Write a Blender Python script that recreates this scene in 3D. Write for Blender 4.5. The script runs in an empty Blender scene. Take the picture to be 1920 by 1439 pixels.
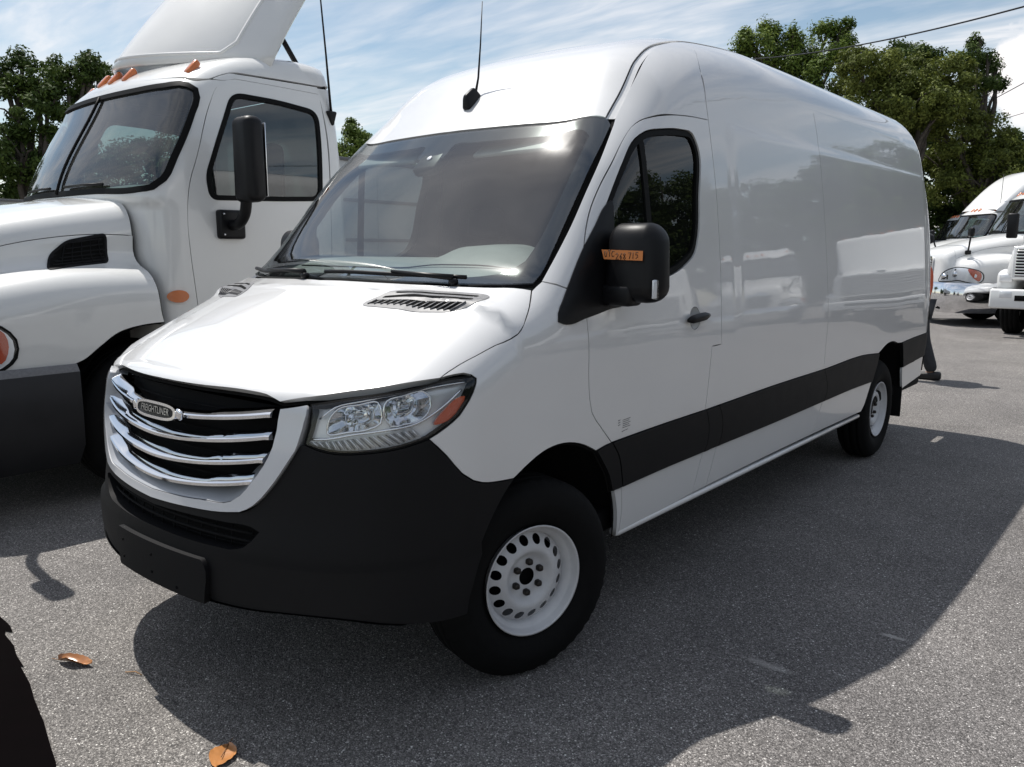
import bpy, bmesh, math, random
import numpy as np
from mathutils import Matrix, Vector
from mathutils.geometry import delaunay_2d_cdt
R = math.radians
random.seed(7); RNG = np.random.RandomState(7)
SC = bpy.context.scene
COL = SC.collection

# ------------------------------------------------------------------ camera, world, sun, exposure
CAMLOC = np.array([2.752, -2.2988, 1.6092]); YAW, PITCH, ROLL, FPX = -0.6963, -0.1641, 0.0022, 1521.9
_f = np.array([math.sin(YAW)*math.cos(PITCH), math.cos(YAW)*math.cos(PITCH), math.sin(PITCH)])
_r = np.cross(_f, [0, 0, 1]); _r /= np.linalg.norm(_r); _u = np.cross(_r, _f)
_r2 = _r*math.cos(ROLL)+_u*math.sin(ROLL); _u2 = -_r*math.sin(ROLL)+_u*math.cos(ROLL)
cam = bpy.data.objects.new("camera", bpy.data.cameras.new("camera"))
COL.objects.link(cam); SC.camera = cam
m = Matrix.Identity(4)
for i in range(3):
    m[i][0], m[i][1], m[i][2], m[i][3] = _r2[i], _u2[i], -_f[i], CAMLOC[i]
cam.matrix_world = m
cam.data.sensor_width = 36; cam.data.lens = FPX/1920*36
cam.data.clip_start = .05; cam.data.clip_end = 3000

SUN_EL, SUN_DIR = R(64), Vector((-.44, .035, .898)).normalized()
wd = bpy.data.worlds.new("World"); SC.world = wd; wd.use_nodes = True
nt = wd.node_tree; nt.nodes.clear()
def N(nt, t, **k):
    n = nt.nodes.new(t)
    for a, b in k.items():
        if a in n.inputs and not hasattr(type(n), a): n.inputs[a].default_value = b
        else: setattr(n, a, b)
    return n
def math_node(nt, op, a, b=None, clamp=False):
    n = nt.nodes.new('ShaderNodeMath'); n.operation = op; n.use_clamp = clamp
    for i, v in enumerate((a, b)):
        if v is None: continue
        if isinstance(v, (int, float)): n.inputs[i].default_value = v
        else: nt.links.new(v, n.inputs[i])
    return n.outputs[0]
def ramp(nt, fac, stops, interp='LINEAR'):
    n = nt.nodes.new('ShaderNodeValToRGB'); cr = n.color_ramp; cr.interpolation = interp
    while len(cr.elements) < len(stops): cr.elements.new(.5)
    for e, (p, c) in zip(cr.elements, stops):
        e.position = p; e.color = c if len(c) == 4 else (*c, 1)
    nt.links.new(fac, n.inputs[0]); return n.outputs[0]
def g(v): return (v, v, v, 1)
def mixc(nt, fac, a, b, mode='MIX'):
    n = nt.nodes.new('ShaderNodeMix'); n.data_type = 'RGBA'; n.blend_type = mode
    for i, v in ((0, fac), (6, a), (7, b)):
        if isinstance(v, (int, float)): n.inputs[i].default_value = v
        elif isinstance(v, tuple): n.inputs[i].default_value = v if len(v) == 4 else (*v, 1)
        else: nt.links.new(v, n.inputs[i])
    return n.outputs[2]
sky = N(nt, 'ShaderNodeTexSky', sky_type='NISHITA', sun_disc=False, sun_elevation=SUN_EL, sun_rotation=R(-90), altitude=0, air_density=1.0, dust_density=.5, ozone_density=2.0)
tc = N(nt, 'ShaderNodeTexCoord'); sep = N(nt, 'ShaderNodeSeparateXYZ'); nt.links.new(tc.outputs['Generated'], sep.inputs[0])
zz = math_node(nt, 'MAXIMUM', sep.outputs[2], .05)
zz = math_node(nt, 'ADD', zz, .08)
comb = N(nt, 'ShaderNodeCombineXYZ')
nt.links.new(math_node(nt, 'DIVIDE', sep.outputs[0], zz), comb.inputs[0]); nt.links.new(math_node(nt, 'DIVIDE', sep.outputs[1], zz), comb.inputs[1])
mp = N(nt, 'ShaderNodeMapping'); nt.links.new(comb.outputs[0], mp.inputs[0])
mp.inputs['Scale'].default_value = (.42, 1.5, 1); mp.inputs['Rotation'].default_value = (0, 0, R(25)); mp.inputs['Location'].default_value = (1.3, .4, 0)
n1 = N(nt, 'ShaderNodeTexNoise'); nt.links.new(mp.outputs[0], n1.inputs['Vector']); n1.inputs['Scale'].default_value = 1.7; n1.inputs['Detail'].default_value = 9; n1.inputs['Roughness'].default_value = .57; n1.inputs['Distortion'].default_value = .5
cirrus = ramp(nt, n1.outputs[0], [(.36, g(.04)), (.50, g(.45)), (.68, g(.95))])
n3 = N(nt, 'ShaderNodeTexNoise'); nt.links.new(mp.outputs[0], n3.inputs['Vector']); n3.inputs['Scale'].default_value = 5.5; n3.inputs['Detail'].default_value = 7; n3.inputs['Distortion'].default_value = 1.4
cirrus = math_node(nt, 'MULTIPLY', cirrus, ramp(nt, n3.outputs[0], [(.30, g(.55)), (.60, g(1))]))
# a cumulus bank low in the sky behind the trees on the right
vn = N(nt, 'ShaderNodeVectorMath', operation='DISTANCE'); nt.links.new(tc.outputs['Generated'], vn.inputs[0])
_d = _f + (1990-960)/FPX*_r2 - (150-719.5)/FPX*_u2; _d /= np.linalg.norm(_d)
vn.inputs[1].default_value = tuple(_d)
n2 = N(nt, 'ShaderNodeTexNoise'); nt.links.new(tc.outputs['Generated'], n2.inputs['Vector']); n2.inputs['Scale'].default_value = 16; n2.inputs['Detail'].default_value = 7
dd = math_node(nt, 'ADD', vn.outputs['Value'], math_node(nt, 'MULTIPLY', math_node(nt, 'SUBTRACT', n2.outputs[0], .5), -.09))
cum = ramp(nt, dd, [(.055, g(1)), (.068, g(0))])
thin = ramp(nt, sep.outputs[2], [(.35, g(1)), (.85, g(.75))])   # streaks thin out overhead
mask = math_node(nt, 'MAXIMUM', math_node(nt, 'MULTIPLY', cirrus, math_node(nt, 'MULTIPLY', thin, .85)), cum)
skyc = mixc(nt, 1.0, sky.outputs[0], (1.34, 1.28, 1.13), 'MULTIPLY')
cc = mixc(nt, cum, (8.8, 8.7, 8.8), (9.6, 9.3, 9.3))
# thin cloud is brightest around the sun
vs_ = N(nt, 'ShaderNodeVectorMath', operation='DISTANCE'); nt.links.new(tc.outputs['Generated'], vs_.inputs[0]); vs_.inputs[1].default_value = tuple(SUN_DIR)
cc = mixc(nt, 1.0, cc, ramp(nt, vs_.outputs['Value'], [(0, g(1)), (.12, g(.62)), (.45, g(.38)), (.9, g(.34))]), 'MULTIPLY'); cc = mixc(nt, 1.0, cc, (3.33, 3.33, 3.33, 1), 'MULTIPLY')
col = mixc(nt, mask, skyc, cc)
bg = N(nt, 'ShaderNodeBackground'); bg.inputs['Strength'].default_value = .088
nt.links.new(col, bg.inputs[0]); wo = N(nt, 'ShaderNodeOutputWorld'); nt.links.new(bg.outputs[0], wo.inputs[0])

sun = bpy.data.objects.new("sun", bpy.data.lights.new("sun", 'SUN')); COL.objects.link(sun)
sun.data.energy = 4.6; sun.data.angle = R(.53); sun.data.color = (1, .965, .91)
sun.rotation_euler = SUN_DIR.to_track_quat('Z', 'Y').to_euler()
vs = SC.view_settings; vs.view_transform = 'Standard'; vs.look = 'None'; vs.gamma = 1; vs.exposure = .22; vs.use_curve_mapping = False
SC.cycles.max_bounces = 10; SC.cycles.transparent_max_bounces = 24
SC.cycles.caustics_reflective = False; SC.cycles.caustics_refractive = False

# ------------------------------------------------------------------ materials
def mat(name, col=(.5, .5, .5), rough=.5, metal=0, coat=0, coatr=.03, spec=.5, noise=None, bump=None, back=None, sheen=0):
    """principled material. noise=(scale, amount, detail): value mottling; bump=(scale, strength, distance)"""
    M = bpy.data.materials.new(name); M.use_nodes = True; nt = M.node_tree
    b = nt.nodes['Principled BSDF']
    b.inputs['Roughness'].default_value = rough; b.inputs['Metallic'].default_value = metal
    b.inputs['Coat Weight'].default_value = coat; b.inputs['Coat Roughness'].default_value = coatr
    b.inputs['Specular IOR Level'].default_value = spec
    b.inputs['Base Color'].default_value = (*col, 1)
    tc = nt.nodes.new('ShaderNodeTexCoord')
    if noise:
        n = nt.nodes.new('ShaderNodeTexNoise'); nt.links.new(tc.outputs['Object'], n.inputs['Vector'])
        n.inputs['Scale'].default_value = noise[0]; n.inputs['Detail'].default_value = noise[2]; n.inputs['Roughness'].default_value = .65
        a = noise[1]
        c = ramp(nt, n.outputs[0], [(.3, (1-a, 1-a, 1-a*.95)), (.7, (1+a*.4,)*3)])
        nt.links.new(mixc(nt, 1.0, (*col, 1), c, 'MULTIPLY'), b.inputs['Base Color'])
        nt.links.new(math_node(nt, 'ADD', rough-.08, math_node(nt, 'MULTIPLY', n.outputs[0], .16)), b.inputs['Roughness'])
    if bump:
        n = nt.nodes.new('ShaderNodeTexNoise'); nt.links.new(tc.outputs['Object'], n.inputs['Vector'])
        n.inputs['Scale'].default_value = bump[0]; n.inputs['Detail'].default_value = 2
        bp = nt.nodes.new('ShaderNodeBump'); bp.inputs['Strength'].default_value = bump[1]; bp.inputs['Distance'].default_value = bump[2]
        nt.links.new(n.outputs[0], bp.inputs['Height']); nt.links.new(bp.outputs[0], b.inputs['Normal'])
        if coat: nt.links.new(bp.outputs[0], b.inputs['Coat Normal'])
    if back:
        out = nt.nodes['Material Output']; d = nt.nodes.new('ShaderNodeBsdfDiffuse'); d.inputs[0].default_value = (*back, 1)
        ge = nt.nodes.new('ShaderNodeNewGeometry'); mx = nt.nodes.new('ShaderNodeMixShader')
        nt.links.new(ge.outputs['Backfacing'], mx.inputs[0]); nt.links.new(b.outputs[0], mx.inputs[1]); nt.links.new(d.outputs[0], mx.inputs[2])
        nt.links.new(mx.outputs[0], out.inputs[0])
    return M
def glass(name, tint=(.75, .8, .78), dust=.02, f0=.05, rough=.0, refl=1.0, haze=0):
    M = bpy.data.materials.new(name); M.use_nodes = True; nt = M.node_tree; nt.nodes.clear()
    out = nt.nodes.new('ShaderNodeOutputMaterial')
    tr = nt.nodes.new('ShaderNodeBsdfTransparent'); tr.inputs[0].default_value = (*tint, 1)
    gl = nt.nodes.new('ShaderNodeBsdfGlossy'); gl.inputs['Roughness'].default_value = rough; gl.inputs[0].default_value = (refl, refl, refl, 1)
    df = nt.nodes.new('ShaderNodeBsdfDiffuse'); df.inputs[0].default_value = (.75, .74, .7, 1)
    lw = nt.nodes.new('ShaderNodeLayerWeight'); lw.inputs[0].default_value = .5
    fr = math_node(nt, 'ADD', f0, math_node(nt, 'MULTIPLY', 1-f0, math_node(nt, 'POWER', lw.outputs['Facing'], 5)))
    tc = nt.nodes.new('ShaderNodeTexCoord'); n = nt.nodes.new('ShaderNodeTexNoise'); nt.links.new(tc.outputs['Object'], n.inputs[0]); n.inputs['Scale'].default_value = 2.5; n.inputs['Detail'].default_value = 8
    n.inputs['Distortion'].default_value = 1.2
    du = ramp(nt, n.outputs[0], [(.35, g(dust*.5)), (.75, g(dust*1.6))])
    a = nt.nodes.new('ShaderNodeMixShader'); nt.links.new(du, a.inputs[0]); nt.links.new(tr.outputs[0], a.inputs[1]); nt.links.new(df.outputs[0], a.inputs[2])
    b = nt.nodes.new('ShaderNodeMixShader'); nt.links.new(fr, b.inputs[0]); nt.links.new(a.outputs[0], b.inputs[1]); nt.links.new(gl.outputs[0], b.inputs[2])
    if haze:
        hz = nt.nodes.new('ShaderNodeBsdfGlossy'); hz.inputs['Roughness'].default_value = .19
        h = nt.nodes.new('ShaderNodeMixShader'); nt.links.new(math_node(nt, 'MULTIPLY', du, haze), h.inputs[0]); nt.links.new(b.outputs[0], h.inputs[1]); nt.links.new(hz.outputs[0], h.inputs[2]); b = h
    nt.links.new(b.outputs[0], out.inputs[0]); return M
M = {}
M['white'] = mat('van white paint', (.675, .672, .668), .34, coat=1, coatr=.025, noise=(1.3, .03, 4), bump=(2.2, .13, .012), back=(.10, .10, .105))
M['truckwhite'] = mat('truck white paint', (.68, .682, .668), .36, coat=1, coatr=.04, noise=(1.1, .05, 5), bump=(1.6, .25, .012), back=(.06, .06, .065))
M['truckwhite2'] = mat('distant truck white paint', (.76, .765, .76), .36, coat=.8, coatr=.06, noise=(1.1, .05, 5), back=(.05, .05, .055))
M['clad'] = mat('textured dark plastic', (.007, .007, .008), .58, spec=.18, noise=(9, .18, 6), bump=(900, .25, .001))
M['black'] = mat('black trim', (.005, .005, .006), .42, spec=.25, noise=(20, .2, 3))
M['gap'] = mat('panel gap shade black', (.006, .006, .006), .9, spec=.1)  # shade of gaps, slots and recesses put into a near-black colour
M['dark'] = mat('dark cavity plastic', (.006, .006, .0065), .85, spec=.15)
M['frit'] = mat('black glass border', (.008, .008, .010), .08, spec=.6)
M['rubber'] = mat('tyre rubber', (.005, .005, .0052), .8, spec=.15, noise=(30, .35, 6), bump=(160, .3, .002))
M['gasket'] = mat('rubber gasket', (.004, .004, .004), .6, spec=.12)
M['rim'] = mat('white painted steel', (.56, .56, .57), .5, coat=.3, coatr=.2, noise=(7, .16, 7))
M['nut'] = mat('dark steel nut', (.05, .045, .04), .5, metal=.8, noise=(40, .4, 4))
M['chrome'] = mat('chrome', (.82, .83, .85), .07, metal=1, noise=(3, .04, 3))
M['chromedark'] = mat('satin metal', (.45, .46, .48), .22, metal=1)
M['silver'] = mat('silver reflector paint', (.80, .81, .83), .25, metal=.25)
M['grille'] = mat('grille surround paint', (.62, .63, .65), .32, coat=1, coatr=.04, noise=(3, .03, 3))
M['amber'] = mat('amber lens', (.55, .13, .012), .18, coat=1, coatr=.05, bump=(220, .5, .002))
M['red'] = mat('red orange lens', (.50, .075, .025), .2, coat=1, coatr=.05, bump=(160, .4, .002))
M['ws'] = glass('windscreen glass', (.74, .80, .78), dust=.004, f0=.11, haze=.9)
M['win'] = glass('side window glass', (.36, .40, .40), dust=.004, f0=.045)
M['truckglass'] = glass('truck glass', (.42, .52, .50), dust=.03, f0=.10)
M['lens'] = glass('clear lamp lens', (.93, .94, .95), dust=.006, f0=.035)
M['dash'] = mat('grey dashboard plastic', (.22, .24, .235), .55, noise=(14, .1, 5))
M['inner'] = mat('cab lining', (.022, .025, .031), .8, noise=(5, .1, 4))
M['seat'] = mat('seat fabric', (.016, .018, .022), .9, noise=(60, .3, 4))
M['orange'] = mat('orange sticker', (.66, .22, .055), .55, noise=(12, .08, 3))
M['ink'] = mat('marker ink', (.01, .01, .012), .5)
M['bumpergrey'] = mat('grey bumper plastic', (.018, .0185, .021), .5, spec=.3, noise=(6, .2, 5))
M['vent'] = mat('grey vent plastic', (.16, .16, .165), .5, noise=(60, .25, 4), bump=(300, .3, .001))
M['cloudy'] = mat('ribbed clear plastic', (.40, .41, .42), .15, coat=1)

def obj(name, me, parent=None, **props):
    o = bpy.data.objects.new(name, me); COL.objects.link(o)
    if parent is not None: o.parent = parent
    for k, v in props.items(): o[k] = v
    return o
def empty(name, loc, rz=0, label=None, cat=None, group=None):
    o = bpy.data.objects.new(name, None); COL.objects.link(o); o.location = loc; o.rotation_euler = (0, 0, rz); o.empty_display_size = .2
    tag(o, label, cat, group); return o
def tag(o, label=None, cat=None, group=None, kind=None):
    if label: o['label'] = label
    if cat: o['category'] = cat
    if group: o['group'] = group
    if kind: o['kind'] = kind
    return o
def mesh(name, V, F, mats, fm=None, smooth=True, normals=None):
    me = bpy.data.meshes.new(name); me.from_pydata([tuple(map(float, v)) for v in V], [], [tuple(int(i) for i in f) for f in F])
    for mm in (mats if isinstance(mats, (list, tuple)) else [mats]): me.materials.append(mm)
    if fm is not None: me.polygons.foreach_set('material_index', np.asarray(fm, dtype=np.int32))
    me.polygons.foreach_set('use_smooth', np.full(len(me.polygons), bool(smooth)))
    if normals is not None:
        me.normals_split_custom_set_from_vertices([tuple(map(float, n)) for n in normals])
    me.update(); return me

# ------------------------------------------------------------------ shape functions
def _pl(xs, ys):
    xs = np.array(xs, float); ys = np.array(ys, float); h = np.diff(xs); d = np.diff(ys)/h
    m = np.zeros(len(xs)); m[0] = d[0]; m[-1] = d[-1]
    for i in range(1, len(xs)-1):
        if d[i-1]*d[i] > 0:
            w1 = 2*h[i]+h[i-1]; w2 = h[i]+2*h[i-1]; m[i] = (w1+w2)/(w1/d[i-1]+w2/d[i])
    def f(x):
        x = np.asarray(x, float); xc = np.clip(x, xs[0], xs[-1]); i = np.clip(np.searchsorted(xs, xc)-1, 0, len(h)-1)
        t = (xc-xs[i])/h[i]
        v = (2*t**3-3*t**2+1)*ys[i]+(t**3-2*t**2+t)*h[i]*m[i]+(-2*t**3+3*t**2)*ys[i+1]+(t**3-t**2)*h[i]*m[i+1]
        return v+np.where(x < xs[0], (x-xs[0])*m[0], 0)+np.where(x > xs[-1], (x-xs[-1])*m[-1], 0)
    return f
def pl(xs, ys):
    """the same curve from a fine table (fast)"""
    f = _pl(xs, ys); a, b = xs[0], xs[-1]; X = np.linspace(a, b, 16001); Y = f(X); d0 = (Y[1]-Y[0])/(X[1]-X[0]); d1 = (Y[-1]-Y[-2])/(X[1]-X[0])
    def q(x): return np.interp(x, X, Y)+np.minimum(x-a, 0)*d0+np.maximum(x-b, 0)*d1
    return q
def smax(a, b, r):
    h = np.maximum(r-np.abs(a-b), 0); return np.maximum(a, b)+h*h/(4*r)
def smin(a, b, r): return -smax(-a, -b, r)
def sst(a, b, x):
    t = np.minimum(np.maximum((x-a)/(b-a), 0), 1); return t*t*(3-2*t)

class Chart:
    """2D charts of a body surface: 'S' side (y,z), 'F' front (x,z), 'T' top (x,y), 'N' round a vertical axis,
    'R' round a lengthwise axis, 'P' all directions round a point"""
    def __init__(s, kind, f, o=(0, 0, 0), k=1.0, a='y'):
        s.kind, s.f, s.o, s.k, s.a = kind, f, np.array(o, float), k, a
    def fwd(s, P):
        P = np.atleast_2d(np.asarray(P, float)); x, y, z = P.T; o = s.o
        if s.kind == 'S': return np.stack([y, z], 1)
        if s.kind == 'F': return np.stack([x, z], 1)
        if s.kind == 'T': return np.stack([x, y], 1)
        if s.kind == 'N': return np.stack([np.arctan2(x-o[0], o[1]-y)*s.k, z], 1)
        if s.kind == 'R': return np.stack([-np.arctan2(z-o[2], x-o[0])*s.k, y], 1)
        d = P-o
        if s.a == 'y': a, b, c = d[:, 0], d[:, 1], d[:, 2]; a = -a
        elif s.a == '-y': a, b, c = d[:, 0], -d[:, 1], d[:, 2]
        elif s.a == 'z': a, b, c = d[:, 0], d[:, 2], d[:, 1]
        return np.stack([np.arctan2(a, b)*s.k, np.arctan2(c, np.hypot(a, b))*s.k], 1)
    def inv(s, uv):
        u, v = uv[:, 0], uv[:, 1]; o = s.o; n = len(u)
        if s.kind == 'S': A = np.stack([np.full(n, .3), u, v], 1); B = np.stack([np.full(n, 1.6), u, v], 1)
        elif s.kind == 'F': A = np.stack([u, np.full(n, o[1]), v], 1); B = A-[0, 4, 0]
        elif s.kind == 'T': A = np.stack([u, v, np.full(n, o[2])], 1); B = A+[0, 0, 3.2]
        elif s.kind == 'N':
            A = np.stack([u*0+o[0], u*0+o[1], v], 1); t = u/s.k; B = A+np.stack([np.sin(t), -np.cos(t), t*0], 1)*3
        elif s.kind == 'R':
            A = np.stack([u*0+o[0], v, u*0+o[2]], 1); t = -u/s.k; B = A+np.stack([np.cos(t), t*0, np.sin(t)], 1)*3
        else:
            t, e = u/s.k, v/s.k; a, b, c = np.sin(t)*np.cos(e), np.cos(t)*np.cos(e), np.sin(e)
            D = {'y': (-a, b, c), '-y': (a, -b, c), 'z': (a, c, b)}[s.a]
            A = np.tile(o, (n, 1)); B = A+np.stack(D, 1)*3.5
        lo = np.zeros(n); hi = np.ones(n)
        for _ in range(20):
            mm = (lo+hi)/2; Q = A+(B-A)*mm[:, None]; ins = s.f(Q[:, 0], Q[:, 1], Q[:, 2]) < 0
            lo = np.where(ins, mm, lo); hi = np.where(ins, hi, mm)
        return A+(B-A)*lo[:, None]
def grad(f, P):
    e = .0015; G = np.zeros_like(P)
    for i in range(3):
        d = np.zeros(3); d[i] = e; a = P+d; b = P-d; G[:, i] = f(*a.T)-f(*b.T)
    return G/np.maximum(np.linalg.norm(G, axis=1), 1e-9)[:, None]

def cr(pts, step=.03, closed=False):
    """Catmull-Rom through pts, sampled about every step"""
    P = [np.array(p, float) for p in pts]
    if len(P) < 3:
        n = max(1, int(np.linalg.norm(P[1]-P[0])/step)); return [P[0]+(P[1]-P[0])*i/n for i in range(n)]+[P[1]]
    o = []; L = len(P)
    rng = range(L if closed else L-1)
    for i in rng:
        p1, p2 = P[i], P[(i+1) % L]
        p0 = P[i-1] if (i > 0 or closed) else 2*p1-p2
        p3 = P[(i+2) % L] if (i+2 < L or closed) else 2*p2-p1
        n = max(1, int(np.linalg.norm(p2-p1)/step))
        t1 = np.linalg.norm(p1-p0)+1e-6; t2 = np.linalg.norm(p2-p1)+1e-6; t3 = np.linalg.norm(p3-p2)+1e-6
        m1 = ((p1-p0)/t1-(p2-p0)/(t1+t2)+(p2-p1)/t2)*t2; m2 = ((p2-p1)/t2-(p3-p1)/(t2+t3)+(p3-p2)/t3)*t2
        for k in range(n):
            t = k/n; o.append((2*t**3-3*t**2+1)*p1+(t**3-2*t**2+t)*m1+(-2*t**3+3*t**2)*p2+(t**3-t**2)*m2)
    if not closed: o.append(P[-1])
    return o
def chains(*cs, step=.03):
    """closed outline of smooth chains that meet in corners"""
    o = []
    for c in cs:
        s = cr(c, step)
        if o and np.linalg.norm(o[-1]-s[0]) < 1e-6: s = s[1:]
        o += s
    if np.linalg.norm(o[0]-o[-1]) < 1e-4: o = o[:-1]
    return o
def sym(half):
    """mirror a half outline that starts and ends on x=0"""
    mir = [np.array([-p[0], p[1], p[2]]) for p in reversed(half)]
    o = list(half)
    for p in mir:
        if np.linalg.norm(o[-1]-p) > 1e-3 and np.linalg.norm(o[0]-p) > 1e-3: o.append(p)
    return o
def inpoly(P, poly):
    x, y = P[:, 0], P[:, 1]; c = np.zeros(len(P), bool); n = len(poly)
    for i in range(n):
        (x1, y1), (x2, y2) = poly[i], poly[i-1]
        if y1 == y2: continue
        cond = (y1 > y) != (y2 > y); c ^= cond & (x < (x2-x1)*(y-y1)/(y2-y1)+x1)
    return c
def polydist(P, poly):
    d = np.full(len(P), 1e9); Q = np.roll(poly, -1, 0)
    for a, b in zip(poly, Q):
        ab = b-a; t = np.clip(((P-a)@ab)/(ab@ab+1e-12), 0, 1); d = np.minimum(d, np.linalg.norm(P-a-t[:, None]*ab, axis=1))
    return d
def resample(uv, step):
    o = []
    for a, b in zip(uv, np.roll(uv, -1, 0)):
        n = max(1, int(np.linalg.norm(b-a)/step)); o += [a+(b-a)*i/n for i in range(n)]
    return np.array(o)
def sheet2d(poly, holes, sp):
    loops = [resample(np.asarray(q), sp) for q in [poly]+list(holes)]
    lo, hi = loops[0].min(0), loops[0].max(0)
    gx, gy = np.meshgrid(np.arange(lo[0], hi[0], sp), np.arange(lo[1], hi[1], sp)); G = np.stack([gx.ravel(), gy.ravel()], 1)
    G += (RNG.rand(*G.shape)-.5)*sp*.02
    k = inpoly(G, loops[0])
    for h in loops[1:]: k &= ~inpoly(G, h)
    G = G[k]
    if len(G):
        d = polydist(G, loops[0])
        for h in loops[1:]: d = np.minimum(d, polydist(G, h))
        G = G[d > sp*.45]
    V, E = [], []
    for l in loops:
        s = len(V); V += [Vector(p) for p in l]; E += [(s+i, s+(i+1) % len(l)) for i in range(len(l))]
    V += [Vector(p) for p in G]
    v, e, f, *_ = delaunay_2d_cdt(V, E, [], 0, 1e-7)
    v = np.array([tuple(p) for p in v]); f = np.array([t for t in f if len(t) == 3])
    c = v[f].mean(1); k = inpoly(c, loops[0])
    for h in loops[1:]: k &= ~inpoly(c, h)
    f = f[k]
    ar = np.cross(v[f[:, 1]]-v[f[:, 0]], v[f[:, 2]]-v[f[:, 0]]); f = f[np.abs(ar) > 1e-10]; ar = ar[np.abs(ar) > 1e-10]
    f[ar < 0] = f[ar < 0][:, ::-1]
    used = np.unique(f); rm = -np.ones(len(v), int); rm[used] = np.arange(len(used))
    return v[used], rm[f]
def boundary(F):
    e = {}
    for t in F:
        for a, b in ((t[0], t[1]), (t[1], t[2]), (t[2], t[0])):
            if (b, a) in e: del e[(b, a)]
            else: e[(a, b)] = 1
    return list(e)
PANEL_N = [0]
def panel(name, ch, outline, mt, parent=None, sp=.03, off=0, gap=.0025, flange=.016, lip=.012, holes=(), flip=False, mx=False, both=False, lipmat=None, keep=None, **props):
    """a body panel: outline (3D points near the surface) laid on chart ch, returned edges with a black strip behind that paints the shade of the gap"""
    uv = ch.fwd(np.array(outline)); hu = [ch.fwd(np.array(h)) for h in holes]
    v, F = sheet2d(uv, hu, sp); P = ch.inv(v); n = grad(ch.f, P)
    t = P[F]; fn = np.cross(t[:, 1]-t[:, 0], t[:, 2]-t[:, 0])
    if (fn*n[F[:, 0]]).sum(1).sum() < 0: F = F[:, ::-1]
    E = boundary(F); out = np.zeros_like(P)
    for a, b in E:
        d = np.cross(P[b]-P[a], (n[a]+n[b])); out[a] += d/np.maximum(np.linalg.norm(d), 1e-9); out[b] += d/np.maximum(np.linalg.norm(d), 1e-9)
    l = np.linalg.norm(out, axis=1); B = l > 1e-6; out[B] /= l[B][:, None]
    o = off(P) if callable(off) else off
    P0 = P+n*(o[:, None] if callable(off) else o)
    gp_ = np.full(len(P), gap)
    if keep is not None: gp_[keep(P)] = 0
    P0[B] -= out[B]*gp_[B][:, None]
    nn = n.copy()
    V = list(P0); NN = list(nn); FF = [tuple(q) for q in F]; fm = [0]*len(FF)
    if flange:
        PANEL_N[0] += 1; dl = flange*(.82+.06*(PANEL_N[0] % 7))
        ids = sorted({i for e in E for i in e}); m1 = {}; m2 = {}; m3 = {}
        for i in ids:
            m1[i] = len(V); V.append(P0[i]); NN.append(out[i])
            m2[i] = len(V); V.append(P0[i]-n[i]*dl); NN.append(out[i])
            if lip: m3[i] = len(V); V.append(P0[i]-n[i]*(dl+.0006)+out[i]*lip); NN.append(n[i])
        for a, b in E:
            FF.append((m1[b], m1[a], m2[a], m2[b])); fm.append(0)
            if lip: FF.append((m2[b], m2[a], m3[a], m3[b])); fm.append(1)
    V = np.array(V); NN = np.array(NN)
    res = []
    for side in ((False, True) if both else (mx,)):
        VV, N3, F3 = V.copy(), NN.copy(), FF
        if side: VV[:, 0] *= -1; N3[:, 0] *= -1; F3 = [tuple(reversed(q)) for q in FF]
        me = mesh(name, VV, F3, [mt, lipmat or M['gap']], fm, normals=N3)
        res.append(obj(name, me, parent, **props))
    return res if both else res[0]
def surf(ch, pts, off=0):
    """points put on the surface of a chart"""
    P = ch.inv(ch.fwd(np.array(pts, float))); return P+grad(ch.f, P)*off
def tube(name, pts, r, mt, parent=None, n=8, closed=False, rfun=None, **props):
    P = np.array(pts, float); L = len(P); V = []; F = []
    T = np.gradient(P, axis=0) if not closed else (np.roll(P, -1, 0)-np.roll(P, 1, 0)); T /= np.maximum(np.linalg.norm(T, axis=1), 1e-9)[:, None]
    up = np.array([0, 0, 1.]);
    if abs(T[0] @ up) > .9: up = np.array([1., 0, 0])
    a = np.cross(T[0], up); a /= np.linalg.norm(a)
    for i in range(L):
        a = a-T[i]*(a @ T[i]); a /= np.linalg.norm(a); b = np.cross(T[i], a); rr = r*(rfun(i/(L-1)) if rfun else 1)
        for k in range(n): q = 2*math.pi*k/n; V.append(P[i]+rr*(math.cos(q)*a+math.sin(q)*b))
    for i in range(L if closed else L-1):
        j = (i+1) % L
        for k in range(n): F.append((i*n+k, i*n+(k+1) % n, j*n+(k+1) % n, j*n+k))
    if not closed: F.append(tuple(range(n))[::-1]); F.append(tuple((L-1)*n+k for k in range(n)))
    return obj(name, mesh(name, V, F, mt), parent, **props)
def rbox(name, c, s, mt, parent=None, r=.01, rot=None, seg=2, shape=None, **props):
    """rounded box; shape(v)->v bends or tapers it (local, before placing)"""
    bm = bmesh.new(); bmesh.ops.create_cube(bm, size=1); bmesh.ops.scale(bm, vec=s, verts=bm.verts)
    if r: bmesh.ops.bevel(bm, geom=bm.edges[:], offset=min(r, min(s)*.49), segments=seg, profile=.5, affect='EDGES')
    if shape:
        for v in bm.verts: v.co = Vector(shape(v.co.copy()))
    if rot is not None: bmesh.ops.rotate(bm, verts=bm.verts, cent=(0, 0, 0), matrix=rot)
    bmesh.ops.translate(bm, verts=bm.verts, vec=c)
    me = bpy.data.meshes.new(name); bm.to_mesh(me); bm.free(); me.materials.append(mt)
    me.polygons.foreach_set('use_smooth', np.full(len(me.polygons), True))
    try: me.set_sharp_from_angle(angle=R(50))
    except Exception: pass
    return obj(name, me, parent, **props)
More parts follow.
